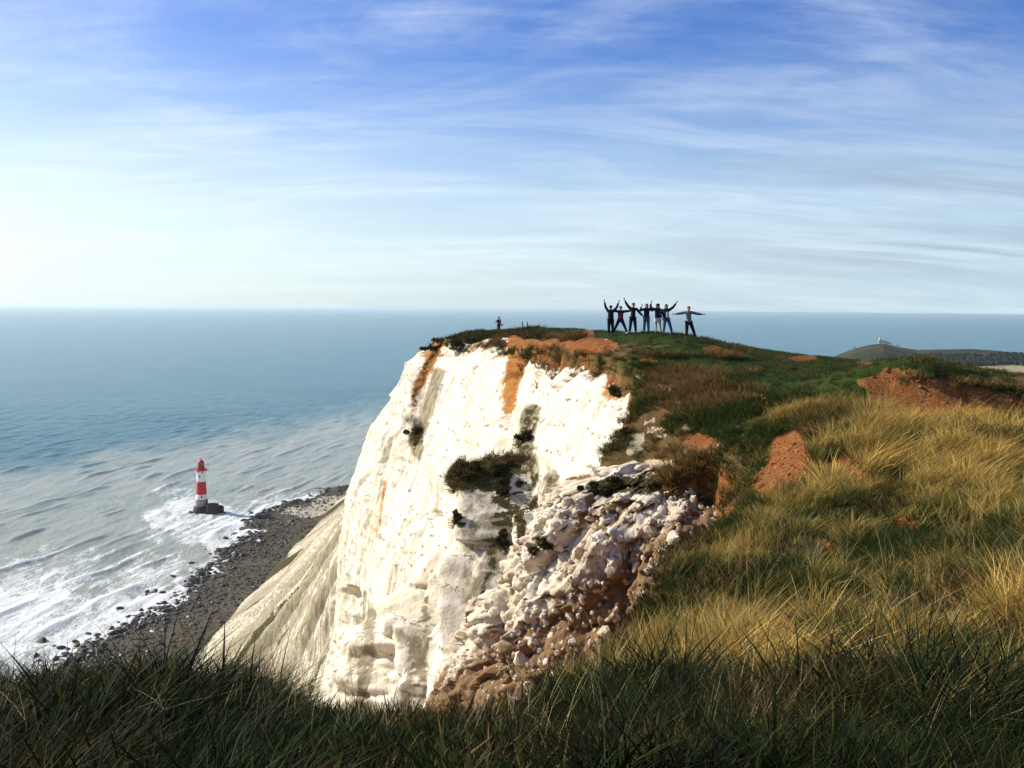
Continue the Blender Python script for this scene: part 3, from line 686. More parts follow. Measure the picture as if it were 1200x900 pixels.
M_st = grass_mat('bleached_stalk', ((.3, .24, .1), (.5, .4, .2), (.42, .32, .14), (.70, .58, .32)))
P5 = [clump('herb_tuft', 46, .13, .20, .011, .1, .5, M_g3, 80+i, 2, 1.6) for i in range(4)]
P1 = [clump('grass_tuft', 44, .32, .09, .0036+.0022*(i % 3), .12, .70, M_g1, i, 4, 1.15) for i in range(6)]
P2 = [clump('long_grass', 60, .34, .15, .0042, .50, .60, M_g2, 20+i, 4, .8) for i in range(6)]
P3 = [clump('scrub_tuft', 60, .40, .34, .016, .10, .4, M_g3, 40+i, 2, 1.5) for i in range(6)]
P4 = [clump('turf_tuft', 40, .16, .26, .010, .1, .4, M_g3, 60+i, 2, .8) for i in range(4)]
def pts(n, a0, a1, r0, r1, p=1.):
    a = np.radians(rng.uniform(a0, a1, n)); u = rng.random(n)
    r = (r0**p+(r1**p-r0**p)*u)**(1/p); x, y = r*np.sin(a), r*np.cos(a); z, co = land(x, y); px, py = survey(x, y, z)
    return x, y, z, co, px, py, r
SCAR = lambda px, py: (px > 1036) & (px < 1184) & (py > 455-.0*px) & (py < 497)
def put(name, protos, x, y, z, sel, scl, tint, val, label, cat, lean=.25):
    x, y, z, scl, tint, val = (np.broadcast_to(a, sel.shape)[sel] for a in (x, y, z, scl, tint, val))
    n = len(x); rot = np.stack([rng.normal(0, .2, n), rng.normal(0, .2, n), rng.normal(0, 1.15, n)], -1)
    scatter(name, protos, np.stack([x, y, z], -1), rot, scl, tint, val, label, cat)
# foreground brow
gx, gy = pts(950, -44, 44, 2.5, 5.9, 1.4)[:2]; gs = .35+rng.gamma(2., .28, 950)
x = np.repeat(gx, 5)+rng.normal(0, 1, 4750)*np.repeat(gs, 5)*.07; y = np.repeat(gy, 5)+rng.normal(0, 1, 4750)*np.repeat(gs, 5)*.07; gs = np.repeat(gs, 5)
z, co = land(x, y); px, py = survey(x, y, z); r = np.hypot(x, y)
tall = ss(-.6, .9, fbm(x*1.3, y*1.3, 0, 3, 201))*ss(3.3, 4.3, r)
hum = np.exp(-((px-185)/80)**2)*.5+np.exp(-((px-520)/70)**2)*.25+np.exp(-((px-1120)/110)**2)*.5+np.exp(-((px-760)/60)**2)*.3
put('foreground_grass', P1, x, y, z, (co < .25) & (rng.random(len(x)) < .9), .22+.30*tall+.55*hum*ss(3.6, 4.4, r)*gs+rng.random(len(x))*.2+.30*gs-.28*ss(310, 380, px)*ss(700, 640, px)*(.4+gs), .12+.45*ss(.0, .6, fbm(x*2.2, y*2.2, 0, 3, 202))+.15*rng.random(len(x)), .20+.62*rng.random(len(x))**1.3, 'dark green tussocky grass along the near brow', 'grass')
x, y, z, co, px, py, r = pts(4200, -44, 44, 2.4, 5.9, 1.2)
put('foreground_herbs', P5, x, y, z, (co < .2), .35+.35*rng.random(len(x)), np.clip(.25+.8*fbm(x*2, y*2, 0, 3, 250), 0, 1), .35+.7*rng.random(len(x)), 'short dark turf and herbs underfoot between the near tussocks', 'turf')
# near golden slope
SOILED = lambda px, py: blob(px, py, LSOIL, .3, 3)
def goldf(px, py, x, y):
    st = .6*fbm((px+py*.75)/26., (py-px*.75)/90., 0, 4, 210, .6)+.5*fbm(x*.9, y*.7, 0, 3, 211)
    return np.clip(.36+1.5*st+.28*ss(560, 480, py)*(px > 930)-.35*ss(40, 10, segd(px, py, [(860, 600), (780, 690), (690, 800)])[0])-.25*(px < 900)*(py < 600), 0, 1)
tx, ty = (v[:7500] for v in pts(7500, 0, 46, 5.2, 34, 1.0)[:2]); tsz = .45+rng.gamma(2.2, .30, 7500); tg = rng.normal(0, .16, 7500)
n_t = 5; sp_ = np.repeat(tsz*.13, n_t)
x = np.repeat(tx, n_t)+rng.normal(0, 1, 7500*n_t)*sp_; y = np.repeat(ty, n_t)+rng.normal(0, 1, 7500*n_t)*sp_*1.3
tsz = np.repeat(tsz, n_t); tg = np.repeat(tg, n_t); z, co = land(x, y); px, py = survey(x, y, z); r = np.hypot(x, y)
ok = (co < -.1) & (SOILED(px, py) < .45+.2*rng.random(len(x))) & (segd(px, py, [(850, 600), (800, 648), (760, 690), (720, 745), (690, 785), (630, 835)])[0] > 20*rng.random(len(x)))
gf = np.clip(goldf(px, py, x, y)+tg, 0, 1)
bare = (fbm(x*.9, y*.6, 0, 4, 215) < .02) & (rng.random(len(x)) < .85)
topg = ss(0, 1, (px-930)/60.)*ss(478, 462, py)   # mown turf above the scarp
put('slope_grass', P2, x, y, z, ok & ~bare & ~(SCAR(px, py) & (rng.random(len(x)) < .93)) & (rng.random(len(x)) > topg*1.3) & (r < 31+3*rng.random(len(x))), (.22+.30*gf+.36*tsz*(.7+.6*gf)+.25*rng.random(len(x)))*(.75+.25*ss(6, 10, r))*(1+.35*ss(16, 24, r)), gf, .42+.75*rng.random(len(x))*(.5+.7*gf)+.25*tg, 'long golden and green wind-combed grass on the right slope', 'grass')
P6 = [clump('dry_stalk', 5, .62, .16, .0030, .55, .35, M_st, 90+i, 5, .7) for i in range(5)]
x, y, z, co, px, py, r = pts(1300, -34, 46, 3.4, 16, .8)
put('dry_stalks', P6, x, y, z, (co < 0), (.45+.6*rng.random(len(x)))*(.6+.4*ss(4, 7, r)), 1., .6+.7*rng.random(len(x)), 'sparse long bleached grass stalks standing above the turf', 'grass')
x, y, z, co, px, py, r = pts(15000, 0, 46, 5.2, 31, .9)
ok = (co < -.05) & (SOILED(px, py) < .5) & (rng.random(len(x)) > ss(0, 1, (px-930)/60.)*ss(478, 462, py))
put('slope_herbs', P5, x, y, z, ok, .5+.8*rng.random(len(x)), np.clip(.30+.8*fbm(x*.8, y*.6, 0, 3, 240), 0, 1), .5+.9*rng.random(len(x)), 'low leafy herbs and short turf between the long grasses on the right slope', 'ground cover')
def clod_at(n, a0, a1, r0, r1):
    x, y, z, co, px, py, r = pts(n, a0, a1, r0, r1, .9); m = (SOILED(px, py) > .5) & (co < .6); return x[m], y[m], z[m]
cx_, cy_, cz_ = clod_at(60000, 4, 32, 8, 60); M_clod = simple('earth_clod', (.30, .115, .035), .95, .5, 3, .05)
cl_ = [((a, b, c+.01), (q, q*1.1, q*.8), (0, 0, a*9)) for a, b, c, q in zip(cx_, cy_, cz_, .012+rng.exponential(.018, len(cx_)))][:2200]
oc = join_rocks(cl_, 'earth_clods', M_clod, [rock_mesh('clod', 270+i, M_clod, 1, .8, 1.) for i in range(4)]); oc['label'] = 'crumbled red earth clods on the bare patches of the slope'; oc['category'] = 'earth'
# scrub of the middle slope and along the cliff edge
x, y, z, co, px, py, r = pts(26000, -8, 34, 29, 66, 1.0)
dn = fbm(x*.35, y*.28, 0, 4, 220)
ok = (co < 1.6) & (SOILED(px, py) < .45+.3*rng.random(len(x))) & (blob(px+9*fbm(px/7., py/5., 0, 3, 81), py+6*fbm(px/7., py/5., 0, 3, 82), LCHALK, .8, 8) < .35+.3*rng.random(len(x))) & (dn > -.12-.2*rng.random(len(x)))
ok &= ~SCAR(px, py)
ok &= ~((py < np.interp(px, [600, 700, 810, 960, 1200], [392, 396, 412, 428, 456])) & (px > 600))
tf = np.clip(.66+.8*fbm(x*.5+9, y*.4, 0, 3, 221)-.55*gpatch([(960, 445, 110, 22, .95), (1000, 425, 260, 12, .9), (870, 500, 90, 22, .7)]), 0, 1)
gsm = ss(.3, .8, gpatch([(960, 445, 110, 22, .95), (1000, 425, 260, 12, .9), (1150, 430, 120, 14, .9), (850, 408, 140, 8, .9), (760, 400, 120, 7, .9)]))
put('slope_scrub', P3, x, y, z, ok & (rng.random(len(x)) > gsm), .35+.9*np.clip(dn+.35, 0, 1)+.3*rng.random(len(x)), tf, .8+1.0*rng.random(len(x)), 'brown and dark green scrub covering the slope above the chalk', 'scrub')
x, y, z, co, px, py, r = pts(26000, -8, 40, 27, 125, .8)
ok = (co < .8) & (SOILED(px, py) < .4) & ~SCAR(px, py) & ((gpatch([(960, 445, 110, 22, .95), (1000, 425, 260, 12, .9), (1150, 430, 120, 14, .9), (850, 410, 140, 10, .9), (740, 398, 140, 9, .9), (1190, 480, 60, 30, .8)]) > .3) | (r > 60))
put('cliff_top_turf', P4, x, y, z, ok, .5+.5*rng.random(len(x)), np.clip(.18+.5*fbm(x*.3, y*.2, 0, 3, 230), 0, 1), .7+.8*rng.random(len(x)), 'short green turf on the flat cliff top', 'turf')
x, y, z, co, px, py, r = pts(9000, -8, 2, 55, 122, 1.)
put('edge_scrub', P3, x, y, z, (co > -5) & (co < 1.8) & (SOILED(px, py) < .5) & (fbm(x*.4, y*.3, 0, 3, 231) > -.15), .7+.9*rng.random(len(x)), np.clip(.35+.8*fbm(x*.4, y*.3, 0, 3, 232), 0, 1), .5+.7*rng.random(len(x)), 'low dark scrub fringing the far cliff edge', 'scrub')

cv = np.zeros(len(cliff.data.vertices)*3, np.float32); cliff.data.vertices.foreach_get('co', cv); cv = cv.reshape(-1, 3)
cn = np.zeros(cv.size, np.float32); cliff.data.vertices.foreach_get('normal', cn)
vg = CLIFF_VEG; cn = cn.reshape(-1, 3); pr = np.clip((vg-.42)*2.2, 0, 1)*(cv[:, 1] < 125)*(cv[:, 2] > 105)*.34*np.clip(cv[:, 1]/75., .5, 1.3)
ii = np.nonzero(rng.random(len(cv)) < pr)[0][:6000]
nn_ = cn[ii]; nn_[nn_[:, 0] > 0] *= -1
rt = np.stack([np.full(len(ii), 0.), -.75-.3*rng.random(len(ii)), rng.normal(0, .5, len(ii))], -1)
scatter('cliff_scrub', P3, cv[ii]+nn_*.02, rt, .6+.8*rng.random(len(ii)), np.clip(.35+.5*rng.random(len(ii)), 0, 1), .5+.6*rng.random(len(ii)), 'dark scrub and weeds rooted in patches on the chalk face', 'scrub')

# ------------------------------------------------------------------ scrub bushes that grow on the cliff
def bush(px, py, w, hgt, n, tint, label, seed, col=None, nm='bush'):
    h = hit(px, py)
    if not h: return
    loc = h[0]; d = (loc-Vector((0, 0, CZ))).length; rw = w*d/F; rh = hgt*d/F
    r = np.random.default_rng(seed); Vs = []; Fs = []; k = 0; ls = .022+.0016*d
    lob = [(r.normal(0, .62, 3)*np.array([rw, rw*.7, rh*.7]), r.uniform(.25, .6)) for _ in range(9)]
    for i in range(n):
        c, q = lob[i % 9]; v = r.normal(size=3); v /= np.linalg.norm(v)
        p = c+v*np.array([rw, rw, rh])*q*r.uniform(.55, 1.05)
        t1 = r.normal(size=3); t1 /= np.linalg.norm(t1); t2 = np.cross(t1, r.normal(size=3)); t2 /= np.linalg.norm(t2); l = ls*r.uniform(.7, 1.8)
        Vs += [p-t1*l, p+t2*l*.4, p+t1*l, p-t2*l*.4]; Fs.append((k, k+1, k+2, k+3)); k += 4
    o = mesh_np(nm, np.array(Vs), np.array(Fs), col or M_leaf, smooth=False); o.location = loc+h[1]*rh*.15
    o['label'] = label; o['category'] = 'bush'
    # woody stems
    bm = bmesh.new()
    for i in range(7):
        e = lob[i][0]
        for s in range(3):
            m = bmesh.ops.create_cone(bm, segments=5, radius1=.05*rw*(1-s*.25), radius2=.05*rw*(.75-s*.25), depth=1)
            a = Vector(e)*(s/3)-h[1]*rh*.3*(1-s/3); b = Vector(e)*((s+1)/3)-h[1]*rh*.3*(1-(s+1)/3); q = (b-a)
            M = Matrix.Translation((a+b)/2)@q.to_track_quat('Z', 'Y').to_matrix().to_4x4()@Matrix.Diagonal((1, 1, max(q.length, .01), 1))
            bmesh.ops.transform(bm, matrix=M, verts=m['verts'])
    me = bpy.data.meshes.new('stem'); bm.to_mesh(me); bm.free(); me.materials.append(M_bark); so = bpy.data.objects.new('stem', me); COL.objects.link(so); so.parent = o
def leafmat():
    m, T = newmat('bush_leaf'); P = T.n('ShaderNodeNewGeometry').outputs['Position']; n = T.noise(P, 2.5, 4, .7); n2 = T.noise(P, 12, 2, .5)
    c = T.mix(T.ramp(n, .4, .6), (.025, .032, .010), T.mix(n2, (.055, .06, .018), (.12, .085, .03)))
    b = T.n('ShaderNodeBsdfPrincipled', {'Base Color': c, 'Roughness': .8, 'Specular IOR Level': .1}); t = T.n('ShaderNodeBsdfTranslucent', {'Color': c})
    T.n('ShaderNodeOutputMaterial', {0: T.n('ShaderNodeMixShader', {0: .2, 1: b.outputs[0], 2: t.outputs[0]}).outputs[0]}); return m
M_leaf = leafmat(); M_bark = simple('bark', (.09, .065, .045))
for i, b in enumerate([
    (552, 556, 15, 8, 1500, 0, 'dark bush on the left shoulder of the chalk pinnacle'),
    (582, 548, 17, 10, 2200, 0, 'big dark bush on the crown of the chalk pinnacle'),
    (592, 575, 12, 12, 1500, 0, 'dark bush hanging in the cleft beside the pinnacle crown'),
    (701, 576, 11, 8, 1300, 0, 'dark bush at the left corner of the rubble buttress top'),
    (733, 570, 18, 7, 1500, 0, 'wide low bush spilling over the top of the white rubble'),
    (725, 458, 9, 6, 900, 0, 'small round bush alone on the bright chalk below the edge'),
    (733, 507, 6, 4, 500, 0, 'tiny bush on the chalk just below the round bush'),
    (645, 640, 12, 9, 900, 0, 'green bush low in the grey gully left of the rubble'),
    (590, 630, 9, 14, 900, 0, 'brown bush in the crevice right of the pinnacle'),
    (618, 512, 8, 6, 600, 0, 'scrubby bush on the grey column under the orange gully'),
    (488, 506, 10, 6, 700, 0, 'dark tuft on the grey ledge near the seaward end'),
    (537, 608, 5, 7, 400, 0, 'small dark bush in the hollow of the pinnacle side'),
    (512, 408, 14, 4, 900, 0, 'low bush on the outermost corner of the cliff top'),
    (538, 402, 16, 5, 900, 0, 'low bush on the cliff edge below the lone walker')]):
    bush(*b, seed=300+i)
# ------------------------------------------------------------------ shape helpers
def bm_obj(name, bm, mat, parent=None, smooth=False, bevel=0):
    me = bpy.data.meshes.new(name)
    if bevel: bmesh.ops.bevel(bm, geom=list(bm.edges), offset=bevel, segments=1, affect='EDGES')
    bm.to_mesh(me); bm.free()
    for p in me.polygons: p.use_smooth = smooth
    me.materials.append(mat); o = bpy.data.objects.new(name, me); COL.objects.link(o)
    if parent: o.parent = parent
    return o
def lathe(name, prof, mat, parent, seg=32, smooth=True):
    bm = bmesh.new(); rings = []
    for r, z in prof:
        rings.append([bm.verts.new((r*math.cos(2*math.pi*i/seg), r*math.sin(2*math.pi*i/seg), z)) for i in range(seg)])
    for a, b in zip(rings, rings[1:]):
        for i in range(seg): bm.faces.new((a[i], a[(i+1) % seg], b[(i+1) % seg], b[i]))
    bm.faces.new(rings[0][::-1]); bm.faces.new(rings[-1])
    return bm_obj(name, bm, mat, parent, smooth)
def box(bm, c, s, rz=0):
    m = bmesh.ops.create_cube(bm, size=1); bmesh.ops.transform(bm, matrix=Matrix.Translation(c)@Matrix.Rotation(rz, 4, 'Z')@Matrix.Diagonal((*s, 1)), verts=m['verts'])
def bar(bm, a, b, r, seg=6):
    a, b = Vector(a), Vector(b); q = b-a; m = bmesh.ops.create_cone(bm, segments=seg, radius1=r, radius2=r, depth=q.length, cap_ends=True)
    bmesh.ops.transform(bm, matrix=Matrix.Translation((a+b)/2)@q.to_track_quat('Z', 'Y').to_matrix().to_4x4(), verts=m['verts'])
def empty(name, loc, rz=0, **p):
    o = bpy.data.objects.new(name, None); COL.objects.link(o); o.location = loc; o.rotation_euler = (0, 0, rz); o.empty_display_size = .2
    for k, v in p.items(): o[k] = v
    return o
# ------------------------------------------------------------------ lighthouse in the surf
M_red = simple('red_paint', (.52, .022, .03), .55, .18, .5); M_white = simple('white_paint', (.80, .79, .76), .6, .05, .4)
M_gran = simple('weathered_granite', (.30, .28, .22), .85, .25, .5); M_weed = simple('weed_stained_granite', (.055, .05, .04), .8, .4, .7)
M_dark = simple('dark_opening', (.02, .02, .025), .4, .1); M_glass = simple('lantern_glass', (.12, .10, .11), .1, .1, 1, .6); M_conc = simple('landing_stone', (.045, .035, .04), .85, .35, .5)
lp = sea_at(236.5, 599.5)
LH = empty('lighthouse', (lp[0], lp[1], 0), 0, label='tall red and white striped lighthouse standing in the surf', category='lighthouse')
def tr(z): return 3.5+1.9*((1-min(z, 33.5)/33.5)**2.2)
def seg_(z0, z1, n=8, e=0.): return [(tr(z0+(z1-z0)*i/n)+e, z0+(z1-z0)*i/n) for i in range(n+1)]
lathe('weedy_footing', [(7.0, -1.5), (7.0, 1.4), (6.6, 2.3), (6.3, 4.2), (5.6, 5.0), (5.3, 5.01)], M_weed, LH)
lathe('granite_base', seg_(4.4, 10.2, 6, .25), M_gran, LH)
lathe('lower_white_band', seg_(10.21, 14.3), M_white, LH)
lathe('red_band', seg_(14.31, 24.6, 8, .004), M_red, LH)
lathe('upper_white_band', seg_(24.61, 33.2), M_white, LH)
lathe('gallery', [(3.5, 33.0), (4.4, 33.5), (4.9, 33.8), (4.9, 34.15), (2.4, 34.16)], M_red, LH)
bm = bmesh.new()
for i in range(20):
    a = i*math.pi/10; p = (4.7*math.cos(a), 4.7*math.sin(a)); bar(bm, (*p, 34.1), (*p, 35.4), .06); q = (4.7*math.cos(a+math.pi/10), 4.7*math.sin(a+math.pi/10))
    for zz in (34.7, 35.4): bar(bm, (*p, zz), (*q, zz), .06)
bm_obj('gallery_railing', bm, M_red, LH)
lathe('lantern_base', [(2.6, 34.1), (2.6, 36.0), (2.75, 36.05), (2.75, 36.3), (2.3, 36.31)], M_red, LH, 24)
lathe('lantern_glazing', [(2.2, 36.25), (2.2, 39.4)], M_glass, LH, 16, False)
bm = bmesh.new()
for i in range(16):
    a = i*math.pi/8; b = a+math.pi/8; P_ = lambda t, z: (2.25*math.cos(t), 2.25*math.sin(t), z)
    bar(bm, P_(a, 36.25), P_(b, 37.8), .09); bar(bm, P_(b, 36.25), P_(a, 37.8), .09); bar(bm, P_(a, 37.8), P_(b, 39.4), .09); bar(bm, P_(b, 37.8), P_(a, 39.4), .09)
bm_obj('lantern_astragals', bm, M_red, LH)
lathe('lantern_dome', [(2.55, 39.35), (2.55, 39.7), (2.3, 40.4), (1.7, 41.1), (.9, 41.6), (.45, 41.8), (.45, 42.4), (.6, 42.6), (.4, 43.0), (.05, 43.3)], M_red, LH, 24)
bm = bmesh.new(); bar(bm, (0, 0, 43.2), (0, 0, 44.6), .07); box(bm, (.3, 0, 44.2), (.9, .06, .25)); bm_obj('weather_vane', bm, M_red, LH)
for z, azs in ((29.0, -95), (32.2, -125), (32.2, -55), (19.0, -95), (12.6, -70)):
    a = R(azs); rr_ = tr(z)+.03; fr = empty
    bm = bmesh.new(); box(bm, (0, 0, 0), (.12, 1.0, 1.5)); w = bm_obj('window', bm, M_dark, LH, bevel=.02); w.location = (rr_*math.cos(a), rr_*math.sin(a), z); w.rotation_euler = (0, 0, a)
    bm = bmesh.new()
    for c, s_ in (((.03, .58, 0), (.16, .16, 1.8)), ((.03, -.58, 0), (.16, .16, 1.8)), ((.035, 0, .82), (.15, .99, .14)), ((.035, 0, -.82), (.15, .99, .14))): box(bm, c, s_)
    bm_obj('frame', bm, M_gran if z < 24 else M_white, w)
a = R(-20); bm = bmesh.new(); box(bm, (0, 0, 0), (.2, 1.3, 2.6)); dd = bm_obj('door', bm, M_dark, LH); dd.location = (5.0*math.cos(a), 5.0*math.sin(a), 9.0); dd.rotation_euler = (0, 0, a)
bm = bmesh.new()
for k in range(14): box(bm, (5.25, -2.2, 1.2+k*.6), (.5, .7, .08))
for yy in (-2.5, -1.9): bar(bm, (5.35, yy, .6), (5.3, yy, 10.2), .07)
bm_obj('ladder', bm, M_weed, LH)
# landing stage
ST = empty('landing_stage', (lp[0]+9.2, lp[1]-3.0, 0), R(12), label='dark round stone landing platform at the right foot of the lighthouse', category='platform')
lathe('platform_wall', [(5.9, -1.5), (5.8, 2.0), (5.3, 5.4), (5.2, 6.2), (5.5, 6.25), (5.5, 6.75), (4.9, 6.9)], M_conc, ST, 9, False)
bm = bmesh.new()
for k in range(9):
    a = k*2*math.pi/9; bar(bm, (5.1*math.cos(a), 5.1*math.sin(a), 6.8), (5.1*math.cos(a), 5.1*math.sin(a), 7.9), .06)
    b = (k+1)*2*math.pi/9; bar(bm, (5.1*math.cos(a), 5.1*math.sin(a), 7.9), (5.1*math.cos(b), 5.1*math.sin(b), 7.9), .05)
bm_obj('railing', bm, M_weed, ST)
bm = bmesh.new(); box(bm, (7.2, .5, 1.6), (3.4, 4.5, 6.0)); box(bm, (6.2, 1.8, 3.3), (3.0, 3.0, 4.0)); bm_obj('steps_block', bm, M_conc, ST, bevel=.5)
for i, (ax, ay, s) in enumerate([(-9, -1, 1.6), (-7, -6.5, 1.9), (-1.5, -9.5, 1.3), (19, -3, 1.7)]):
    inst('boulder', bvar[i], (lp[0]+ax, lp[1]+ay, .1), (s*1.3, s, s), (0, 0, i), label=['dark rock just left of the lighthouse footing', 'dark rock in the foam at the front left of the lighthouse footing', 'dark rock in the foam in front of the lighthouse', 'dark rock in the surf right of the landing platform'][i], category='boulder')

# ------------------------------------------------------------------ distant hill with the old white lighthouse
def hill_mat():
    m, T = newmat('distant_down'); P = T.n('ShaderNodeNewGeometry').outputs['Position']; n = T.noise(P, .012, 6, .65); n2 = T.noise(P, .06, 5, .7)
    c = T.mix(T.ramp(n, .35, .65), (.028, .036, .016), (.07, .062, .03)); c = T.mix(T.math('MULTIPLY', T.ramp(n2, .5, .65), .5), c, (.035, .045, .02))
    f = T.attr('field'); c = T.mix(f, c, (.36, .31, .15)); ch = T.attr('chalkm'); c = T.mix(T.ramp(ch, .3, .7), c, (.5, .42, .3)); finish(T, c, .95, n2, .6, 4., .05); return m
hp = [(940, 442), (965, 425), (985, 415), (1000, 409), (1020, 404), (1036, 402.5), (1052, 406.5), (1075, 410), (1100, 409.5), (1140, 409), (1170, 411), (1200, 415), (1300, 420), (1500, 430), (2000, 470)]
aaz = []; ael = []
for a, b in hp:
    v = ray(a, b); aaz.append(math.atan2(v[0], v[1])); ael.append(v[2]/math.hypot(v[0], v[1]))
A2, R2 = np.meshgrid(np.linspace(aaz[0], aaz[-1], 420), np.concatenate([np.linspace(1500, 2450, 120)[:-1], np.linspace(2450, 3400, 60)]), indexing='ij')
X, Y = R2*np.sin(A2), R2*np.cos(A2)
crest_ = CZ+np.interp(A2, aaz, ael)*2450
base_ = 24+0*A2
w = ss(1650, 2450, R2)**1.25; bk = ss(3300, 2480, R2)
Z = np.where(R2 <= 2450, base_+(crest_-base_)*w, crest_*bk-2)+3.0*fbm(X/120., Y/120., 0, 4, 88)*ss(2440, 2200, R2)
Z = Z*ss(aaz[0]-.001, aaz[0]+.03, A2)-3*(1-ss(aaz[0], aaz[0]+.01, A2))
hx, hy = survey(X, Y, Z)
field = ss(426, 430, hy-3*vn(hx/30., 0, 0, 2))*ss(1120, 1160, hx)*ss(1640, 1700, R2)
chk = (1-ss(.5, 3, segd(hx, hy, [(975, 419), (1000, 411), (1012, 407.5)])[0]))*.25
mesh_np('distant_hill', np.stack([X, Y, Z], -1).reshape(-1, 3), gridq(*X.shape)[:, ::-1], hill_mat(), dict(field=field.ravel(), chalkm=chk.ravel()), kind='structure')
# woodland band
WD = []
bpy.context.view_layer.update(); DG = bpy.context.evaluated_depsgraph_get()
def hill_z(a, r):
    ia = (a-aaz[0])/(aaz[-1]-aaz[0])*419; i0 = int(np.clip(ia, 0, 418)); jr = int(np.argmin(np.abs(R2[0]-r))); return Z[i0, jr]
tl = []
while len(tl) < 2600:
    a = rng.uniform(aaz[4], aaz[12]); r = rng.uniform(1900, 2440); zz = float(hill_z(a, r)); xx, yy = r*math.sin(a), r*math.cos(a); q1, q2 = (float(v) for v in survey(np.array(xx), np.array(yy), np.array(zz)))
    lim = 416+2.5*float(vn(q1/25., 0, 0, 12))
    if not ((q1 > 1028 and lim+ (6 if q1 < 1070 else 0) < q2 < 427+2*float(vn(q1/20., 3, 0, 5))) ): continue
    s = rng.uniform(2.0, 4.2); tl.append(((xx, yy, zz+s*.5), (s*1.2, s*1.2, s), (rng.uniform(0, 6), rng.uniform(0, 6), 0)))
M_wood = simple('dark_woodland', (.028, .036, .022), .95, .45, .05, .05)
o = join_rocks(tl, 'distant_wood', M_wood, [rock_mesh('tree_crown', 250+i, M_wood, 2, .9, 1.2) for i in range(4)]); o['label'] = 'dark band of woodland across the distant hill'; o['category'] = 'woodland'
hb = at(1031, 403.0, 2380.)
a0 = math.atan2(hb[0], hb[1]); hb = np.array([2440*math.sin(a0), 2440*math.cos(a0), 0]); hb[2] = float(hill_z(a0, 2440))-1
BT = empty('old_lighthouse', tuple(hb), -a0, label='small white disused lighthouse with a house on the distant hilltop', category='lighthouse')
lathe('tower', [(3.6, 0), (3.2, 11.5), (3.5, 11.6), (3.5, 12.2)], M_white, BT, 20); lathe('lantern_room', [(2.4, 12.1), (2.4, 15), (2.6, 15.1), (1.6, 16.2), (.2, 17.2)], M_white, BT, 16)
bm = bmesh.new(); box(bm, (9, 1, 3.6), (13, 9, 7.2)); box(bm, (19, 2, 2.6), (8, 8, 5.2)); bm_obj('house_wall', bm, M_white, BT)
bm = bmesh.new()
for cx, hw, z0, h_ in ((9, 6.9, 7.2, 2.6), (19, 4.4, 5.2, 2.0)):
    v = [bm.verts.new(p) for p in ((cx-hw, -4, z0), (cx+hw, -4, z0), (cx+hw, 6.3, z0), (cx-hw, 6.3, z0), (cx-hw+1, 1.1, z0+h_), (cx+hw-1, 1.1, z0+h_))]
    for f in ((0, 1, 5, 4), (2, 3, 4, 5), (0, 4, 3), (1, 2, 5), (3, 2, 1, 0)): bm.faces.new([v[i] for i in f])
bm_obj('roof', bm, simple('slate_roof', (.12, .11, .11)), BT)
for i, (wx, wz) in enumerate([(4.5, 2.2), (9, 2.2), (13.5, 2.2), (4.5, 5.4), (9, 5.4), (13.5, 5.4), (18, 2.6), (21, 2.6)]):
    bm = bmesh.new(); box(bm, (wx, -3.55 if wx < 16 else -2.03, wz), (1.3, .14, 1.6)); bm_obj('window', bm, M_dark, BT)
for i, (q, w_) in enumerate([(1043, 7), (1052, 5), (1002, 4)]):
    aq = math.atan2(*ray(q, 405)[:2]); rq = 2425; bm = bmesh.new(); box(bm, (0, 0, 1.8), (w_*1.6, 6, 4.2)); nm = bpy.data.objects.new
    e = empty('hill_hut', (rq*math.sin(aq), rq*math.cos(aq), float(hill_z(aq, rq))-.4), -aq, label=['long low white building just right of the old hilltop lighthouse', 'small pale building second to the right of the hilltop lighthouse', 'tiny pale hut on the left shoulder of the distant hill'][i], category='building')
    bm_obj('wall', bm, M_white, e)
    bm = bmesh.new(); hw = w_*.8+.3; v = [bm.verts.new(p) for p in ((-hw, -3.3, 3.9), (hw, -3.3, 3.9), (hw, 3.3, 3.9), (-hw, 3.3, 3.9), (-hw, 0, 5.8), (hw, 0, 5.8))]
    for f in ((0, 1, 5, 4), (2, 3, 4, 5), (0, 4, 3), (1, 2, 5), (3, 2, 1, 0)): bm.faces.new([v[k] for k in f])
    bm_obj('roof', bm, bpy.data.materials['slate_roof'], e)

# ------------------------------------------------------------------ people
def skin(name, verts, edges, mat, parent=None, root=0, sub=2):
    me = bpy.data.meshes.new(name); me.from_pydata([v[:3] for v in verts], edges, []); o = bpy.data.objects.new(name, me); COL.objects.link(o)
    m = o.modifiers.new('s', 'SKIN'); m.use_smooth_shade = True; m.branch_smoothing = .5
    for i, v in enumerate(verts):
        sv = me.skin_vertices[0].data[i]; sv.radius = (v[3], v[4] if len(v) > 4 else v[3]); sv.use_root = (i == root)
    b = o.modifiers.new('u', 'SUBSURF'); b.levels = sub; b.render_levels = sub
    dg = bpy.context.evaluated_depsgraph_get(); nm = bpy.data.meshes.new_from_object(o.evaluated_get(dg)); nm.name = name
    o.modifiers.clear(); o.data = nm; bpy.data.meshes.remove(me)
    nm.materials.clear(); nm.materials.append(mat)
    if parent: o.parent = parent
    return o
def pol(p, ang, l, fwd=0.):     # ang from straight down, + to the viewer's right; fwd towards the viewer
    c = math.cos(fwd); return Vector((p[0]+math.sin(ang)*l*c, p[1]-math.sin(fwd)*l, p[2]-math.cos(ang)*l*c))
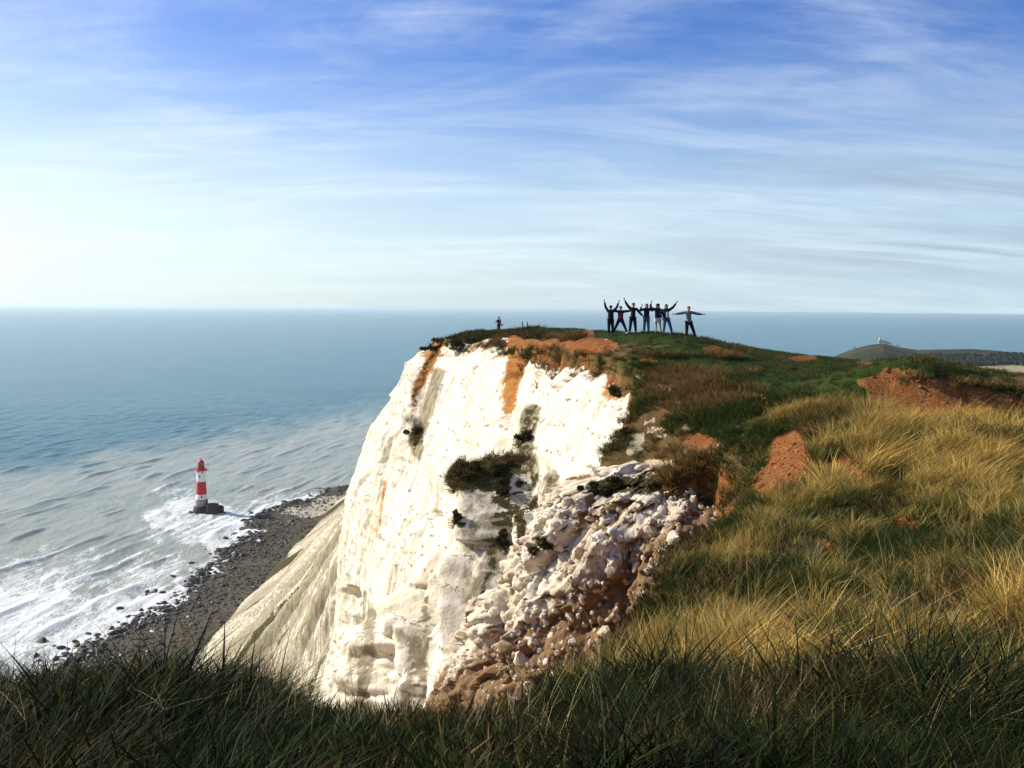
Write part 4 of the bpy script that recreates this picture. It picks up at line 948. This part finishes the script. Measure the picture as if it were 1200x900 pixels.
def person(px, d, h, pose, mats, label, rz=0., hood=False, skirt=False, open_jacket=False, cap=False, longhair=False, back=False):
    p = at(px, 380., d); x, y = p[0], p[1]; z = float(land(np.array([x]), np.array([y]))[0][0])
    k = h/1.76
    E = empty('person', (x, y, z+.03), rz, label=label, category='person', group='hikers waving on the cliff top' if not back else 'walkers')
    if back: del E['group']
    fl_, fr_ = pose['feet']; lean = pose.get('lean', 0)
    aL = Vector((fl_, 0, .075)); aR = Vector((fr_, .02, .075)); leg = .84
    hipz = min(math.sqrt(max(.1, leg**2-(fl_+.09)**2)), math.sqrt(max(.1, leg**2-(fr_-.09)**2)))+.075-.005
    pel = Vector((0, 0, hipz+.03)); hL = Vector((-.09, 0, hipz-.02)); hR = Vector((.09, 0, hipz-.02))
    kL = (hL+aL)/2+Vector((0, -.03, .02)); kR = (hR+aR)/2+Vector((0, -.03, .02))
    up = Vector((math.sin(lean), 0, math.cos(lean)))
    waist = pel+up*.14; chest = pel+up*.36; neck = pel+up*.54; headb = pel+up*.60; headc = pel+up*.70; headt = pel+up*.775
    sL = pel+up*.485+Vector((-.18, 0, 0)); sR = pel+up*.485+Vector((.18, 0, 0))
    def arm(s, a, sd):
        e = pol(s, a[0], .28, a[2] if len(a) > 2 else 0.); w_ = pol(e, a[1], .25, a[3] if len(a) > 3 else .1); hd = pol(w_, a[1], .08, .1); return e, w_, hd
    eL, wL, dL = arm(sL, pose['L'], -1); eR, wR, dR = arm(sR, pose['R'], 1)
    V_ = []; E_ = []
    def add(v, r, par=None, r2=None):
        V_.append((v[0]*k, v[1]*k, v[2]*k, r*k, (r2 or r)*k)); i = len(V_)-1
        if par is not None: E_.append((par, i))
        return i
    ip = add(pel, .13, None, .10); iw = add(waist, .12, ip, .09); ic = add(chest, .135, iw, .09); inn = add(neck, .055, ic)
    ih = add(headb+Vector((0, -.01, 0)), .062, inn); im = add(headc, .092, ih, .105); add(headt, .072, im)
    nz = add(headc+Vector((0, -.105, -.015)), .012, im)
    for s_ in (-1, 1): add(headc+Vector((s_*.09, .005, -.01)), .012, im)
    for s0, e0, w0, d0, sd, A_ in ((sL, eL, wL, dL, -1, pose['L']), (sR, eR, wR, dR, 1, pose['R'])):
        a = add(s0, .055, ic); b = add(e0, .040, a); c = add(w0, .027, b); q = add(d0, .034, c, .018)
        dirv = (d0-w0).normalized(); sidev = dirv.cross(Vector((0, 1, 0))).normalized()
        for f_ in range(4):
            o_ = (f_-1.5)*.020; L_ = (.062, .074, .078, .066)[f_]; b0 = d0+dirv*.035+sidev*o_; i1 = add(b0, .0095, q); i2 = add(b0+dirv*L_*.55+sidev*o_*.15+Vector((0, -.008, 0)), .0085, i1); add(b0+dirv*L_+sidev*o_*.25+Vector((0, -.022, 0)), .007, i2)
        t0 = w0+dirv*.035-sidev*.032*sd; i1 = add(t0, .011, q); add(t0+dirv*.04-sidev*.025*sd, .009, i1)
    for h0, k0, a0_ in ((hL, kL, aL), (hR, kR, aR)):
        a = add(h0, .085, ip); b = add(k0, .055, a); c = add(a0_, .038, b); add(a0_+Vector((0, -.13, -.045)), .03, c)
    skin('body', V_, E_, mats['skin'], E)
    T_ = lambda v, r, r2=None: (v[0]*k, v[1]*k, v[2]*k, r*k, (r2 or r)*k)
    # jacket
    jl = -.06 if not skirt else -.16
    Vj = [T_(pel+up*.12, .185, .15), T_(pel+up*jl, .19, .16), T_(chest, .225, .165), T_(pel+up*.47, .165, .12), T_(pel+up*.555, .078, .075), T_(sL, .098), T_(eL, .078), T_(pol(wL, pose['L'][1], .02), .058), T_(sR, .098), T_(eR, .078), T_(pol(wR, pose['R'][1], .02), .058)]
    jk = skin('jacket', Vj, [(0, 1), (0, 2), (2, 3), (3, 4), (3, 5), (5, 6), (6, 7), (3, 8), (8, 9), (9, 10)], mats['top'], E)
    if open_jacket:
        V2 = [T_(pel+up*.02+Vector((0, -.15, 0)), .075, .045), T_(pel+up*.2+Vector((0, -.165, 0)), .08, .045), T_(pel+up*.42+Vector((0, -.135, 0)), .06, .045)]
        skin('shirt', V2, [(0, 1), (1, 2)], mats['shirt'], E)
    # trousers
    mid = lambda a, b, t: a+(b-a)*t
    lowL, lowR = (mid(kL, aL, .92), mid(kR, aR, .92)) if not skirt else (mid(hL, kL, .62), mid(hR, kR, .62))
    VT = [T_(pel+Vector((0, 0, .02)), .165, .14), T_(hL, .125), T_(kL if not skirt else mid(hL, kL, .3), .092 if not skirt else .125), T_(lowL, .074 if not skirt else .12), T_(hR, .125), T_(kR if not skirt else mid(hR, kR, .3), .092 if not skirt else .125), T_(lowR, .074 if not skirt else .12)]
    skin('trousers' if not skirt else 'shorts', VT, [(0, 1), (1, 2), (2, 3), (0, 4), (4, 5), (5, 6)], mats['legs'], E)
    for a_ in (aL, aR):
        skin('shoe', [T_(a_+Vector((0, .07, -.01)), .07), T_(a_+Vector((0, -.07, -.02)), .068, .056), T_(a_+Vector((0, -.19, -.035)), .055, .044)], [(0, 1), (1, 2)], mats['shoe'], E)
    # hair or hood
    bm = bmesh.new(); q = 1.22 if hood else 1.
    def blobh(c, r3):
        m_ = bmesh.ops.create_icosphere(bm, subdivisions=2, radius=1); bmesh.ops.transform(bm, matrix=Matrix.Translation((headc+Vector(c))*k)@Matrix.Diagonal((r3[0]*k*q, r3[1]*k*q, r3[2]*k*q, 1)), verts=m_['verts'])
    blobh((0, .018, .035), (.098, .108, .085)); blobh((0, .045, -.01), (.088, .080, .095))
    if longhair:
        blobh((-.065, .03, -.07), (.038, .055, .11)); blobh((.065, .03, -.07), (.038, .055, .11)); blobh((0, .07, -.10), (.085, .04, .12))
    if hood: blobh((0, .05, -.11), (.11, .075, .08))
    if cap: blobh((0, -.085, .035), (.075, .075, .014))
    bm_obj('hood' if hood else ('cap' if cap else 'hair'), bm, mats['hair'], E, True)
    bm = bmesh.new()
    for s_ in (-1, 1):
        m_ = bmesh.ops.create_icosphere(bm, subdivisions=1, radius=.011*k); bmesh.ops.translate(bm, vec=(headc+Vector((s_*.032, -.082, .01)))*k, verts=m_['verts'])
    bm_obj('eyes', bm, M_dark, E)
    bm = bmesh.new(); box(bm, (headc+Vector((0, -.080, -.052)))*k, (.045*k, .012*k, .008*k)); bm_obj('mouth', bm, mats['lip'], E)
    return E, k, dict(pel=pel, up=up, chest=chest, wR=wR, dR=dR, wL=wL, dL=dL)
mm = lambda n, c, r=.85: bpy.data.materials.get(n) or simple(n, c, r, .12, 12, .15)
skn = mm('skin', (.42, .23, .15), .6); lip = mm('lip', (.35, .12, .09), .6)
navy = mm('navy_cloth', (.012, .016, .035)); black = mm('black_cloth', (.012, .012, .014)); jean = mm('blue_denim', (.05, .10, .19)); djean = mm('dark_denim', (.018, .03, .06))
red = mm('red_cloth', (.33, .035, .03)); grey_ = mm('grey_cloth', (.17, .17, .15)); dgrey = mm('charcoal_cloth', (.03, .032, .035)); whit = mm('white_cloth', (.75, .74, .72)); shoe = mm('dark_shoe', (.03, .026, .022)); pshoe = mm('pale_shoe', (.45, .42, .38)); hairb = mm('dark_hair', (.02, .014, .010)); rcap = mm('red_cap', (.30, .06, .05)); beige = mm('pale_cotton', (.62, .56, .50))
def MT(top, legs, hair=hairb, sh=shoe, shirt=whit): return dict(skin=skn, lip=lip, top=top, legs=legs, hair=hair, shoe=sh, shirt=shirt)
D = math.radians
person(715.5, 54.5, 1.80, dict(feet=(-.10, .15), L=(D(-150), D(-170)), R=(D(142), D(163))), MT(navy, black), 'man in dark clothes with both arms raised in a V, leftmost of the waving group')
person(727.0, 54.6, 1.72, dict(feet=(-.42, .42), L=(D(-98), D(-80)), R=(D(96), D(100))), MT(navy, djean, sh=pshoe, shirt=red), 'person with red shirt front standing with legs wide apart beside the tall man', open_jacket=True)
person(741.5, 53.2, 1.80, dict(feet=(-.17, .19), L=(D(-140), D(-152)), R=(D(38), D(46)), lean=.03), MT(black, black), 'man in black with one arm raised high and the other held low, third from left')
person(757.5, 53.0, 1.68, dict(feet=(-.14, .14), L=(D(-62), D(-200), -.5), R=(D(62), D(200), -.5)), MT(navy, jean, hair=mm('brown_hair', (.10, .05, .03)), longhair=True) if False else MT(navy, jean, hair=mm('brown_hair', (.10, .05, .03))), 'person in blue jeans with both hands at the head and elbows out', longhair=True)
person(770.5, 51.6, 1.70, dict(feet=(-.08, .22), L=(D(-110), D(-190)), R=(D(28), D(15))), MT(navy, beige, hair=black), 'person in long dark hooded coat and pale shorts with bare legs', hood=True, skirt=True)
person(781.0, 51.3, 1.70, dict(feet=(-.16, .34), L=(D(-42), D(25)), R=(D(128), D(148)), lean=-.04), MT(black, jean), 'person in open black jacket over white top with one arm raised and blue jeans', open_jacket=True, longhair=True)
person(807.0, 49.0, 1.75, dict(feet=(-.10, .38), L=(D(-76), D(-84)), R=(D(74), D(86)), lean=-.02), MT(grey_, black, hair=rcap, shirt=grey_), 'man in grey top with arms stretched out wide, standing apart at the right end', cap=True)
Eb, k, J = person(584.5, 106.5, 1.76, dict(feet=(-.10, .10), L=(D(-10), D(-4)), R=(D(28), D(60))), MT(mm('pale_grey_cloth', (.36, .36, .38)), black), 'lone walker with dark backpack standing far off on the cliff top', back=True)
Eb.rotation_euler.z = R(160)
def T3(v, r, r2): return (v[0]*k, v[1]*k, v[2]*k, r*k, r2*k)
bp = skin('backpack', [T3(J['pel']+Vector((0, .24, .08)), .18, .14), T3(J['pel']+Vector((0, .26, .28)), .21, .16), T3(J['pel']+Vector((0, .23, .46)), .16, .12)], [(0, 1), (1, 2)], black); bp['label'] = 'black backpack worn by the lone walker'; bp['category'] = 'backpack'
bp.matrix_world = Eb.matrix_basis.copy(); bp.location = Eb.location; bp.rotation_euler = Eb.rotation_euler
cm = skin('shoulder_bag', [(.0, 0, 0, .14, .09), (.18, 0, .04, .11, .08), (.34, 0, .10, .04, .04)], [(0, 1), (1, 2)], black); cm.location = Eb.location+Vector((.22, -.05, .74)); cm['label'] = 'dark bag held out at the lone walker\'s right side'; cm['category'] = 'bag'

# weathered stakes on the skyline
M_post = simple('grey_timber', (.10, .085, .07), .9, .3, 6)
for i, (q, hh) in enumerate([(595, .5), (609, .5), (612.5, 1.0), (617.5, .9), (620, .45), (631.5, .45)]):
    p = at(q, 385., 100.); zz = float(land(np.array([p[0]]), np.array([p[1]]))[0][0])
    bm = bmesh.new(); box(bm, (0, 0, hh/2-.1), (.10, .10, hh+.2)); bmesh.ops.bevel(bm, geom=list(bm.edges), offset=.012, segments=1, affect='EDGES')
    for v in bm.verts:
        if v.co.z > hh*.5: v.co.x += .03*math.sin(i*2.1); v.co.z += .03*v.co.x
    o = bm_obj('fence_post', bm, M_post); o.location = (p[0], p[1], zz); o.rotation_euler = (R(3*math.sin(i*5)), R(4*math.cos(i*3)), i)
    o['label'] = ['short stake nearest the lone walker on the skyline', 'short stake just left of the two tall stakes', 'tallest stake on the skyline right of the lone walker', 'second tall stake on the skyline', 'stump just right of the second tall stake', 'rightmost short stake on the far skyline'][i]; o['category'] = 'post'; o['group'] = 'stakes on the far skyline'

# ------------------------------------------------------------------ haze
bm = bmesh.new(); box(bm, (0, 0, (CZ+8-2.2)/2), (344000, 344000, CZ+8+2.2))
mh = bpy.data.materials.new('haze'); mh.use_nodes = True; T = NT(mh.node_tree)
pv = T.n('ShaderNodeVolumePrincipled', {'Color': (.72, .92, 1, 1), 'Density': .000030, 'Anisotropy': .35}); T.n('ShaderNodeOutputMaterial', {'Volume': pv.outputs[0]})
hz = bm_obj('haze', bm, mh); hz['kind'] = 'stuff'
S.cycles.volume_bounces = 0
